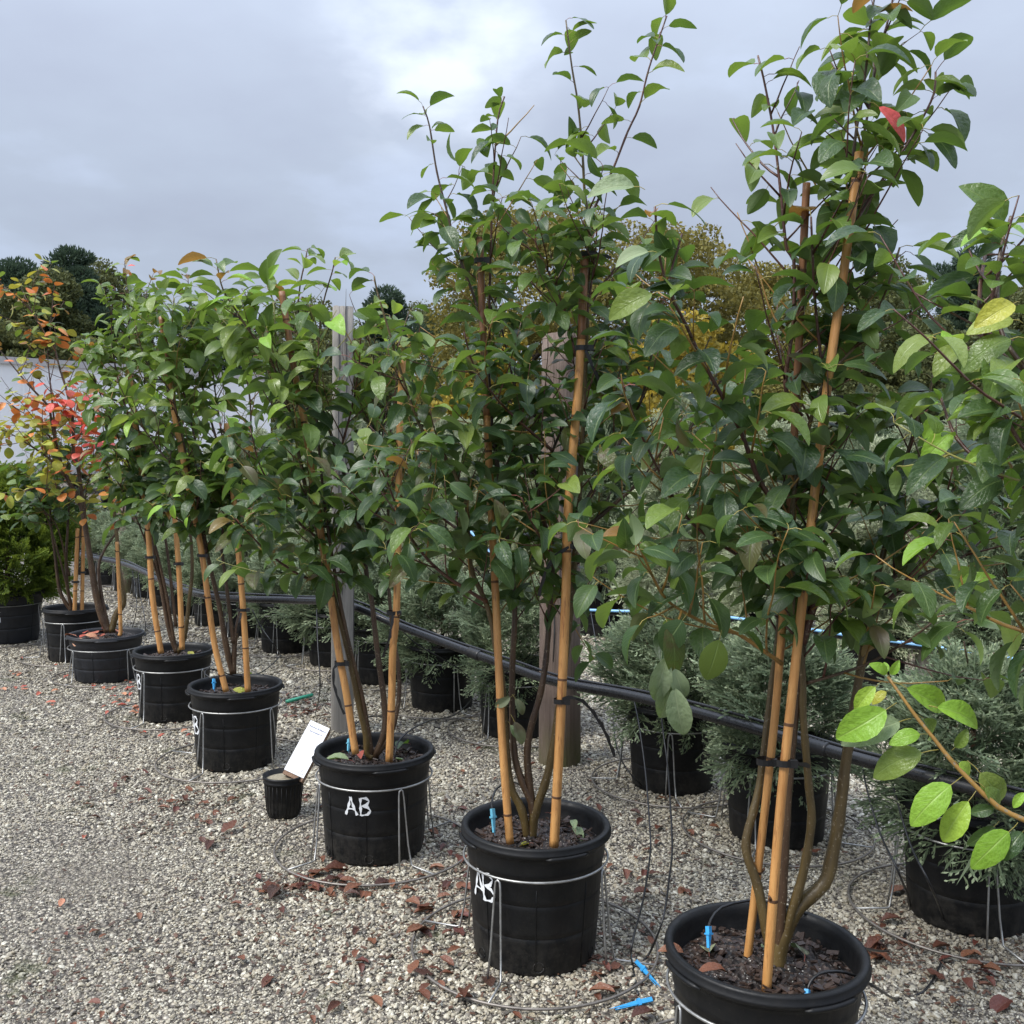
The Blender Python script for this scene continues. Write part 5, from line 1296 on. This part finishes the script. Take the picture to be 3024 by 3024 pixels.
for row in range(2):
    for i in range(-4, 15):
        p = E1 + pv * (1.25 + 1.25 * row + rng.uniform(-.1, .1)) + dv * (.95 * i + .4 * row)
        juniper('tall silvery juniper in the rear rows behind the leaves', p.x, p.y, JT[(i * 5 + row) % 4], i * 2.1, True, G3, rng.uniform(.9, 1.12))
# a few tall ones in the gap row behind the low junipers, left of the grey post
G4 = 'mid-height junipers filling the left rows'
for i in range(6, 16):
    p = Vector((.73, 4.37)) + dv * (.86 * i) + pv * (1.15 + rng.uniform(-.1, .1))
    juniper('mid-height juniper behind the left part of the pipe, seen through leaves', p.x, p.y, JT[(i * 3 + 1) % 4], i * 1.7, True, G4, rng.uniform(.74, .9))

# the conifer at the left edge
cx = at(40, 1850, 7.75)
t = thing('potted_cypress', 'dense yellow-green conifer in the big black pot at the left edge', 'potted conifer', (cx.x - .05, 7.75, 0), .5)
obj('pot', POT_BIG, t); obj('soil', SOIL_BIG, t); obj('stem', trunk_small(1.15, .03), t)
f = obj('foliage', conifer_mesh(77, 1.26, .44, 3000, 'cypress', L=.12, wid=.006, shape='bushy', base=.38, flat=True, shoots=9, droop=.1), t); f['kind'] = 'stuff'
S_ST = [[(.5, .9), (.1, .85), (.05, .6), (.45, .45), (.5, .12), (.2, .0), (-.05, .15)]]
obj('painted_letters', mark_mesh(S_ST, R(246), .17, .10, .262, .225, .40, .010), t)
stand(t.location.x, 7.75, 265, 'wire stand round the big pot at the left edge', .262, .30, .42, group=ST)

# ------------------------------------------------------------------ pipes and hoses
GP = 'irrigation lines'
HP = [Vector(p) for p in ((-6.2, 12.6, .5), (-5.1, 11.0, .5), (-4.18, 9.63, .5), (-3.43, 8.78, .5), (-2.55, 7.35, .505), (-1.86, 6.12, .585), (-1.27, 5.74, .62), (-.90, 5.36, .655), (-.55, 5.10, .57), (-.01, 4.55, .49), (.205, 4.17, .50), (.52, 3.90, .50), (.835, 3.47, .505), (1.075, 3.12, .505), (1.22, 2.94, .505), (1.42, 2.68, .505), (1.68, 2.25, .51), (1.9, 1.85, .51))]
t = thing('water_pipe', 'thick black water pipe sagging between the posts past the pots', 'pipe', (0, 0, 0), 0, GP)
sp_ = spline(HP, .06); mb = MB(); mb.tube(sp_, .021, 12); obj('pipe', mb.mesh('pipe', [M['poly']]), t)
mb = MB(); mb.tube([p + Vector((.004, .012, .027 + .004 * math.sin(i * .35))) for i, p in enumerate(sp_)], .0065, 6); obj('thin_line', mb.mesh('thin_line', [M['poly']]), t)
for u in (1390, 2440, 520):
    k = min(range(len(sp_)), key=lambda i: abs((sp_[i].x / sp_[i].y) - sight(u, 2000).x / sight(u, 2000).y)); dd = (sp_[k + 1] - sp_[k - 1]).normalized()
    mb = MB(); mb.tube([sp_[k] + dd * (j - 5) * .008 for j in range(11)], [.027 if j % 2 else .0235 for j in range(11)], 12); obj('coupling', mb.mesh('coupling', [M['rubber']]), t)
mb = MB(); L = 0
for i in range(60, len(sp_) - 2):
    if rng.random() < .42:
        p = sp_[i] + Vector((0, 0, -.0225)); r_ = rng.uniform(.0022, .0042)
        V = [p + Vector((r_ * math.cos(a) * s_, r_ * math.sin(a) * s_, z_ * r_)) for (z_, s_) in ((.6, .4), (-.3, 1), (-1.3, .8)) for a in (0, 1.05, 2.1, 3.14, 4.19, 5.24)] + [p + Vector((0, 0, -1.9 * r_))]
        mb.add(V, [(a * 6 + k, (a + 1) * 6 + k, (a + 1) * 6 + (k + 1) % 6, a * 6 + (k + 1) % 6) for a in range(2) for k in range(6)] + [(12 + k, 18, 12 + (k + 1) % 6) for k in range(6)])
o = obj('water_drops', mb.mesh('water_drops', [M['drop']]), t); o['kind'] = 'stuff'
BH = [at(1380, 1560, 6.5), at(1500, 1690, 6.3), at(1570, 1765, 6.2), at(1640, 1798, 6.1), at(1800, 1808, 5.9), at(2040, 1815, 5.7), at(2280, 1845, 5.5), at(2500, 1880, 5.3), at(2760, 1915, 5.0), at(3024, 1955, 4.75), at(3300, 2000, 4.5)]
t = thing('water_hose', 'black hose with a pale blue stripe crossing behind the two nearest shrubs', 'hose', (0, 0, 0), 0, GP)
sp2 = spline(BH, .06); mb = MB(); mb.tube(sp2, .019, 10); obj('hose', mb.mesh('hose', [M['poly']]), t)
mb = MB(); mb.tube([p + Vector((-.006, -.015, .010)) for p in sp2], .009, 6); obj('stripe', mb.mesh('stripe', [M['stripe']]), t)

def line(label, pts, r=.0033, emit=None, ecol='blue', step=.03):
    t = thing('drip_line', label, 'drip line', (0, 0, 0), 0, 'drip lines from the pipe to the pots')
    mb = MB(); mb.tube(spline(pts, step), r, 6); obj('tube', mb.mesh('tube', [M['rubber']]), t)
    for e_ in (emit or []):
        a, b = Vector(e_[0]), Vector(e_[1]); d = b - a; L = d.length; d.normalize(); s_ = d.orthogonal().normalized(); w = d.cross(s_); mb = MB()
        fr = Matrix(((s_.x, w.x, d.x, a.x), (s_.y, w.y, d.y, a.y), (s_.z, w.z, d.z, a.z), (0, 0, 0, 1)))
        mb.box((0, 0, L * .14), (.011, .009, L * .28), 0, fr); mb.box((0, 0, L * .30), (.017, .012, L * .07), 0, fr)
        mb.add([fr @ Vector(v) for v in ((-.005, -.004, L * .33), (.005, -.004, L * .33), (.005, .004, L * .33), (-.005, .004, L * .33), (0, 0, L))], [(0, 1, 4), (1, 2, 4), (2, 3, 4), (3, 0, 4), (3, 2, 1, 0)])
        mb.box((.0052, 0, L * .6), (.002, .006, L * .5), 0, fr)
        obj('drip_stake', mb.mesh('drip_stake', [M[ecol]], False), t)
    return t
g0 = lambda u, v, z=.008: on_level(u, v, z)
line('thin black tube hanging to the gravel beside the second pot, left of its twin', [at(1869, 2052, 4.1), at(1886, 2135, 3.95), at(1906, 2280, 3.75), at(1919, 2445, 3.45), at(1920, 2520, 3.3), at(1901, 2649, 2.95), at(1866, 2790, 2.6), g0(1868, 2850), g0(1884, 2938)], emit=[(g0(1925, 2951, .016), g0(1796, 2980, .012))])
line('thin black tube hanging to the gravel beside the second pot, right of its twin', [at(1948, 2080, 4.0), at(1962, 2190, 3.9), at(1973, 2280, 3.75), at(1985, 2487, 3.3), at(1977, 2585, 3.05), at(1958, 2712, 2.75), g0(1918, 2815), g0(1886, 2850)], emit=[(g0(1880, 2840, .02), g0(1953, 2917, .012))])
line('black tube looping over the right gravel into the back of the nearest pot', [at(2545, 2250, 3.2), at(2560, 2330, 3.1), at(2598, 2458, 2.95), at(2655, 2580, 2.75), g0(2688, 2680), g0(2670, 2765), g0(2624, 2807), at(2529, 2794, 2.33), at(2440, 2750, 2.33), at(2385, 2700, 2.27), at(2290, 2668, 2.25), at(2206, 2660, 2.25), at(2130, 2680, 2.2), at(2100, 2715, 2.15), at(2093, 2740, 2.1)], emit=[(at(2092, 2735, 2.09), at(2096, 2810, 2.07))])
line('black tube looping wide over the right gravel into the front of the nearest pot', [at(2625, 2270, 3.15), at(2640, 2330, 3.05), at(2687, 2490, 2.85), at(2745, 2610, 2.7), g0(2790, 2730), g0(2780, 2839), g0(2725, 2930), g0(2650, 2950), at(2600, 2925, 2.12), at(2529, 2883, 2.06), at(2470, 2868, 2.03), at(2420, 2875, 2.02), at(2393, 2900, 2.01), at(2386, 2925, 2.0)], emit=[(at(2384, 2922, 2.0), at(2383, 2975, 1.98))])
line('black tube rising over the rim of the second pot to a faded blue drip stake', [at(1560, 2330, 3.25), at(1515, 2310, 3.1), at(1489, 2315, 2.98), at(1462, 2335, 2.86), at(1452, 2375, 2.78), at(1455, 2395, 2.74)], emit=[(at(1454, 2388, 2.74), at(1462, 2470, 2.72))], ecol='teal')
line('black tube drooping from the pipe round a juniper pot into the third pot', [at(1176, 1850, 5.1), at(1227, 1899, 5.15), at(1295, 1939, 5.2), at(1369, 1985, 5.25), at(1400, 2030, 5.2), at(1387, 2072, 5.0), at(1340, 2112, 4.5), at(1262, 2131, 3.95), at(1200, 2165, 3.68), at(1172, 2199, 3.6), at(1166, 2240, 3.56)])
line('black tube along the ground behind the third pot to its faded drip stake', [g0(1300, 2150), g0(1200, 2128), at(1110, 2115, 3.95), at(1060, 2130, 3.8), at(1040, 2155, 3.66), at(1031, 2180, 3.56)], emit=[(at(1031, 2183, 3.56), at(1030, 2225, 3.52))], ecol='teal')
line('black tube curving into the fourth pot to a bright blue drip stake', [at(830, 1935, 5.6), at(800, 1965, 5.3), at(760, 1990, 4.95), at(700, 1996, 4.8), at(650, 1982, 4.7), at(615, 1975, 4.62), at(605, 1990, 4.58), at(628, 2005, 4.53)], emit=[(at(631, 2005, 4.52), at(634, 2042, 4.48))])
line('black tube hanging from the pipe behind the fourth shrub to the gravel', [at(745, 1800, 6.0), at(770, 1850, 6.0), at(820, 1920, 6.0), g0(830, 1935)])
line('black tube hanging beside the fifth pot, left of its twin', [at(390, 1680, 8.7), at(400, 1740, 8.3), at(403, 1800, 7.9), g0(385, 1870), g0(370, 1890)])
line('black tube hanging beside the fifth pot, right of its twin', [at(408, 1690, 8.5), at(415, 1760, 8.0), at(428, 1830, 7.4), g0(432, 1900)])
line('black tube dropping down the front of the grey post', [at(935, 1800, 5.5), at(938, 1900, 5.3), at(945, 2030, 5.15), g0(930, 2110), g0(905, 2160)])
line('long black tube hanging from the hose right of the brown post', [at(1745, 1810, 5.9), at(1760, 1900, 5.6), at(1775, 2010, 5.2), at(1800, 2070, 4.8), at(1840, 2100, 4.45)])
line('long black tube hanging straight down right of the brown post', [at(1798, 1815, 5.85), at(1812, 1950, 5.5), at(1812, 2080, 5.0), at(1818, 2190, 4.6), at(1850, 2270, 4.3), g0(1905, 2330)])
t = thing('plant_stick', 'short sea-green stick lying on the gravel left of the grey post', 'stick', (0, 0, 0))
a, b = g0(846, 2072, .02), g0(922, 2052, .03); mb = MB(); mb.tube([a, (a + b) / 2, b], .011, 8); obj('rod', mb.mesh('rod', [M['green_pl']]), t)

# ------------------------------------------------------------------ the sign in its small pot
sg = on_level(838, 2345); sx_, sy_ = at(838, 2350, 3.93).x, 3.93
t = thing('small_pot', 'small ribbed black pot holding the white sign, left of the pot with the large AB', 'pot', (sx_, sy_, 0))
mb = MB(); H_, RT, RB = .168, .081, .064
mb.lathe([(.001, .003), (RB - .006, 0), (RB, .006), (RB + .004, .03), (RT - .004, H_ - .03), (RT, H_ - .028), (RT, H_ - .02), (RT - .002, H_ - .018), (RT + .003, H_ - .008), (RT + .003, H_), (RT - .003, H_), (RT - .006, H_ - .02), (.001, H_ - .022)], 48)
for k in range(26):
    q = 2 * math.pi * k / 26; mb.tube([((RB + .003) * math.cos(q), (RB + .003) * math.sin(q), .02), ((RT - .004) * math.cos(q), (RT - .004) * math.sin(q), H_ - .032)], .0018, 4)
obj('pot', mb.mesh('pot', [M['pot']]), t)
M['grit'] = simple('pale_grit_fill', (.24, .21, .15), .8, var=.4, scale=120, bump=.3)
mb = MB(); mb.lathe([(RT - .006, H_ - .02), (.04, H_ - .012), (.001, H_ - .010)], 32); obj('fill', mb.mesh('fill', [M['grit']]), t)
ta, tb = at(878, 2150, 3.90), at(850, 2278, 3.86)
# sign block: its foot stands in the fill, it leans to the right and back
foot = at(866, 2288, 3.90); head = at(940, 2150, 3.99)
ax = (head - foot).normalized(); nrm = Vector((-.12, -1, .42)); nrm = (nrm - ax * nrm.dot(ax)).normalized(); sd_ = ax.cross(nrm).normalized() * 1
sd_ = nrm.cross(ax) * -1 if (nrm.cross(ax)).x < 0 else nrm.cross(ax)
W_, H2, TH = .088, (head - foot).length * 1.06, .034
ctr = foot + ax * H2 * .5
fr = Matrix(((sd_.x, ax.x, nrm.x, ctr.x), (sd_.y, ax.y, nrm.y, ctr.y), (sd_.z, ax.z, nrm.z, ctr.z), (0, 0, 0, 1)))
s = thing('sign_block', 'white printed plant sign on a slanting wooden block in the small black pot', 'sign', (0, 0, 0)); s.matrix_basis = fr
M['block'] = wood_mat('raw_brown_block', (.20, .12, .08), (.32, .20, .13), (.16, .10, .07))
mb = MB(); mb.box((0, -.006, -TH / 2 - .002), (W_, H2 + .012, TH)); obj('block', mb.mesh('block', [M['block']], False), s)
mb = MB(); mb.box((0, .004, 0), (W_ + .002, H2, .002)); obj('plate', mb.mesh('plate', [M['sign_white']], False), s)
def words(txt, x, y, size, mat):
    c = bpy.data.curves.new('lettering', 'FONT'); c.body = txt; c.size = size; c.align_x = 'CENTER'; c.extrude = .0003
    c.materials.append(M[mat]); o = bpy.data.objects.new('lettering', c); COL.objects.link(o); o.parent = s; o.location = (x, y, .0016)
top_ = H2 / 2
words('Autumn Brilliance', 0, top_ - .020, .0105, 'ink'); words('Serviceberry', 0, top_ - .038, .0115, 'ink')
mb = MB()
for k in range(8): mb.box((0 - (.004 if k % 3 == 2 else 0), top_ - .056 - k * .0062, .0014), (W_ * (.78 if k % 3 != 2 else .66), .0016, .0006))
for k, w in ((0, .45), (1, .60), (2, .38)): mb.box((-W_ * .45 + W_ * w / 2, top_ - .116 - k * .011, .0014), (W_ * w, .0022, .0006))
for k, w in ((0, .40), (1, .36)): mb.box((-W_ * .40 + W_ * w / 2, top_ - .160 - k * .009, .0014), (W_ * w, .0022, .0006))
mb.box((W_ * .28, -top_ + .016, .0014), (W_ * .28, .004, .0006)); mb.box((W_ * .28, -top_ + .028, .0014), (.004, .010, .0006))
obj('small_print', mb.mesh('small_print', [M['ink_pale']], False), s)

# ------------------------------------------------------------------ fallen leaves
GF = 'fallen leaves on the gravel'
def fallen(pos, size, mat, label, group, kind='d', flat=.25, i=None):
    i = rng.randrange(7) if i is None else i
    o = thing('fallen_leaf', label, 'fallen leaf', pos, 0, group, leaf_mesh(kind, i, mat, 'petiole_red' if mat != 'leaf_dead' else 'twigp'))
    o.rotation_euler = (rng.uniform(-flat, flat), rng.uniform(-flat, flat), rng.uniform(0, 6.28)); o.scale = (size, size, size)
M['twigp'] = M['bark']
LB, LRd = 'dry brown leaf curled on the grey gravel', 'red-pink leaf fallen on the gravel near the squat pot'
SPOTS = [(PX['p1'], 'nearest pot'), (PX['p2'], 'second pot'), (PX['p3'], 'pot with the large AB'), (PX['p4'], 'fourth pot'), (PX['p5'], 'fifth pot'), (PX['p6'], 'squat wide pot'), (PX['p7'], 'pot behind the squat one'), ((sx_, sy_), 'small sign pot'), ((PA.x, PA.y), 'grey square post'), ((PB.x, PB.y), 'brown post'), ((1.47, 3.1), 'juniper pot at the right edge'), ((1.04, 3.78), 'juniper pot behind the tan stakes'), ((.73, 4.37), 'juniper pot right of the brown post')]
def where(p, what):
    d, s_, nm = min((math.hypot(p.x - a[0], p.y - a[1]), a, nm) for a, nm in SPOTS)
    side = 'in front of' if p.y < s_[1] - .25 else ('behind' if p.y > s_[1] + .25 else ('left of' if p.x < s_[0] else 'right of'))
    return '%s %s the %s' % (what, side, nm)
named = [((650, 2462), .10, 'leaf_dead'), ((628, 2480), .10, 'leaf_dead'), ((590, 2470), .07, 'leaf_dead'), ((880, 2625), .12, 'leaf_dead'), ((830, 2620), .13, 'leaf_dead'), ((905, 2590), .13, 'leaf_dead'), ((950, 2570), .12, 'leaf_dead'), ((985, 2570), .11, 'leaf_dead'), ((1010, 2600), .12, 'leaf_dead'), ((1100, 2620), .11, 'leaf_dead'),
 ((1010, 2640), .09, 'leaf_dead'), ((790, 2610), .10, 'leaf_dead'), ((1260, 2740), .10, 'leaf_dead'), ((1330, 2600), .08, 'leaf_dead'), ((1450, 2920), .10, 'leaf_dead'), ((1270, 2960), .09, 'leaf_dead'), ((1130, 2980), .09, 'leaf_dead'), ((1730, 2930), .10, 'leaf_dead'), ((1790, 2935), .08, 'leaf_dead'), ((2990, 2950), .11, 'leaf_dead'), ((2890, 2860), .09, 'leaf_dead'), ((1900, 2580), .07, 'leaf_dead'), ((1930, 2640), .09, 'leaf_dead'), ((2010, 2620), .07, 'leaf_dead'),
 ((1880, 2440), .07, 'leaf_dead'), ((2620, 2640), .10, 'leaf_dead'), ((2560, 2810), .10, 'leaf_dead'), ((2590, 2840), .10, 'leaf_dead'), ((2640, 2850), .09, 'leaf_dead'), ((2750, 2800), .09, 'leaf_dead'), ((2930, 2850), .07, 'leaf_dead'), ((1940, 2990), .11, 'leaf_dead'), ((1205, 2880), .07, 'leaf_dead'), ((1370, 2920), .10, 'leaf_dead'), ((175, 2680), .055, 'leaf_dead_red'), ((245, 2478), .05, 'leaf_dead_red')]
for (uv, sz, m) in named:
    p = on_level(*uv, .012); fallen(p, sz * .75, m, where(p, 'large dry brown leaf lying') if m == 'leaf_dead' else ('lone pale pink leaf on the open gravel at the lower left' if uv[0] < 200 else 'lone pinkish leaf on the open gravel, the farther one'), GF)
cl = [  # clusters: centre pixel, spread, count, colour
 ((330, 2010), (330, 60), 46, 'leaf_dead_red', LRd, .05, .085), ((60, 2010), (80, 50), 10, 'leaf_dead_red', LRd, .05, .08), ((360, 2080), (120, 60), 16, 'leaf_dead_red', LRd, .05, .085), ((520, 2160), (160, 60), 7, 'leaf_dead_red', LRd, .05, .07),
 ((880, 2095), (90, 25), 22, 'leaf_dead', LB, .05, .09), ((940, 2620), (170, 30), 20, 'leaf_dead', LB, .06, .10), ((1330, 2640), (120, 110), 26, 'leaf_dead', LB, .05, .10), ((1400, 2500), (90, 120), 14, 'leaf_dead', LB, .05, .09),
 ((540, 2380), (160, 60), 14, 'leaf_dead', LB, .05, .09), ((1200, 2350), (300, 200), 16, 'leaf_dead', LB, .05, .08), ((1250, 2820), (330, 170), 26, 'leaf_dead', LB, .05, .09), ((1950, 2560), (160, 220), 26, 'leaf_dead', LB, .04, .085),
 ((2600, 2800), (140, 60), 16, 'leaf_dead', LB, .05, .09), ((2850, 2850), (170, 110), 12, 'leaf_dead', LB, .05, .09), ((1800, 2830), (150, 120), 10, 'leaf_dead', LB, .05, .08), ((300, 2850), (300, 160), 12, 'leaf_dead', LB, .03, .055), ((860, 2780), (280, 200), 12, 'leaf_dead', LB, .03, .065), ((350, 2300), (320, 120), 12, 'leaf_dead', LB, .04, .07), ((2250, 2450), (500, 200), 12, 'leaf_dead', LB, .04, .08), ((1500, 2250), (500, 80), 16, 'leaf_dead', LB, .04, .08)]
pots = [v for k, v in PX.items()] + [(a, b) for a, b, _ in JR]
for (c, sp_r, n, m, lab, s0, s1) in cl:
    for _ in range(n):
        u, v = rng.gauss(c[0], sp_r[0] * .55), rng.gauss(c[1], sp_r[1] * .55)
        p = on_level(u, v, .010)
        if any((p.x - a) ** 2 + (p.y - b) ** 2 < .19 ** 2 for a, b in pots): continue
        fallen(p, rng.uniform(s0, s1) * .7, m, where(p, 'red-pink leaf lying' if m == 'leaf_dead_red' else 'dry brown leaf lying'), GF)
# crumbs of leaf and bark that nobody could count
mb = MB()
for _ in range(2600):
    c = rng.choice(cl[4:]); u, v = rng.gauss(c[0][0], c[1][0] * .9), rng.gauss(c[0][1], c[1][1] * .9); 
    if v < 1900: continue
    p = on_level(u, v, .008 + rng.uniform(0, .004)); m = Matrix.Translation(p) @ Euler((rng.uniform(-.4, .4), rng.uniform(-.4, .4), rng.uniform(0, 6.3))).to_matrix().to_4x4()
    mb.box((0, 0, 0), (rng.uniform(.006, .022), rng.uniform(.003, .009), .0015), 0, m)
M['crumb'] = simple('leaf_crumbs', (.085, .042, .025), .6, var=.6, scale=3)
o = obj('leaf_crumbs', mb.mesh('leaf_crumbs', [M['crumb']], False)); o['kind'] = 'stuff'
# leaves that lie on the soil of the pots
GS = 'leaves lying on the soil of the pots'
for (u, v, key, sz, m, lab) in [
 (2095, 2825, 'p1', .07, 'leaf_grey', 'greyish fallen leaf on the soil of the nearest pot, by the blue drip stake'), (2030, 2822, 'p1', .06, 'leaf_dead', 'brown fallen leaf against the left rim of the nearest pot'),
 (2375, 2840, 'p1', .07, 'leaf_grey', 'pale narrow fallen leaf right of the trunk in the nearest pot'), (2165, 2890, 'p1', .07, 'leaf_dead', 'dark brown fallen leaf at the front of the nearest pot'), (2240, 2800, 'p1', .05, 'leaf_pale', 'pale green fallen leaf between the stakes of the nearest pot'),
 (1576, 2490, 'p2', .055, 'leaf_yellow', 'yellow-green leaf lying against the trunk in the second pot'), (1680, 2440, 'p2', .06, 'leaf_pale', 'pale curled leaf right of the stake in the second pot'), (1700, 2460, 'p2', .05, 'leaf_pale', 'small pale leaf near the right rim of the second pot'), (1610, 2400, 'p2', .05, 'leaf_orange', 'orange-brown leaf behind the trunk in the second pot'), (1530, 2440, 'p2', .06, 'leaf_dark', 'dark green leaf left of the trunk in the second pot'),
 (1048, 2252, 'p3', .10, 'leaf_pale', 'large pale green leaf at the front of the third pot'), (1150, 2238, 'p3', .08, 'leaf_pale', 'pale narrow leaf right of the stake in the third pot'), (1065, 2222, 'p3', .07, 'leaf_dead_red', 'brownish pink leaf behind the left stake in the third pot'), (1215, 2200, 'p3', .10, 'leaf_dark', 'dark wilted leaf at the right in the third pot'),
 (680, 2035, 'p4', .08, 'leaf_yellow', 'yellow-green leaf at the foot of the fourth shrub'), (705, 2010, 'p4', .08, 'leaf_mid', 'green leaf at the foot of the fourth shrub'), (752, 2012, 'p4', .07, 'leaf_dead_red', 'pink leaf at the right in the fourth pot'), (665, 2000, 'p4', .06, 'leaf_orange', 'orange leaf left of the fourth shrub stems'),
 (560, 1922, 'p5', .07, 'leaf_yellow', 'pale yellow leaf at the right in the fifth pot')]:
    p = on_level(u, v, .345); fallen(p, sz, m, lab, GS, 'v', .5, rng.randrange(9))
for k in range(14):
    a, d = rng.uniform(0, 6.28), .19 * math.sqrt(rng.random()); p = Vector((PX['p6'][0] + d * math.cos(a), PX['p6'][1] + d * math.sin(a), .285))
    fallen(p, rng.uniform(.06, .09), 'leaf_dead_red', 'pink and red leaf fallen into the squat wide pot', GS, 'r', .4, rng.randrange(4))
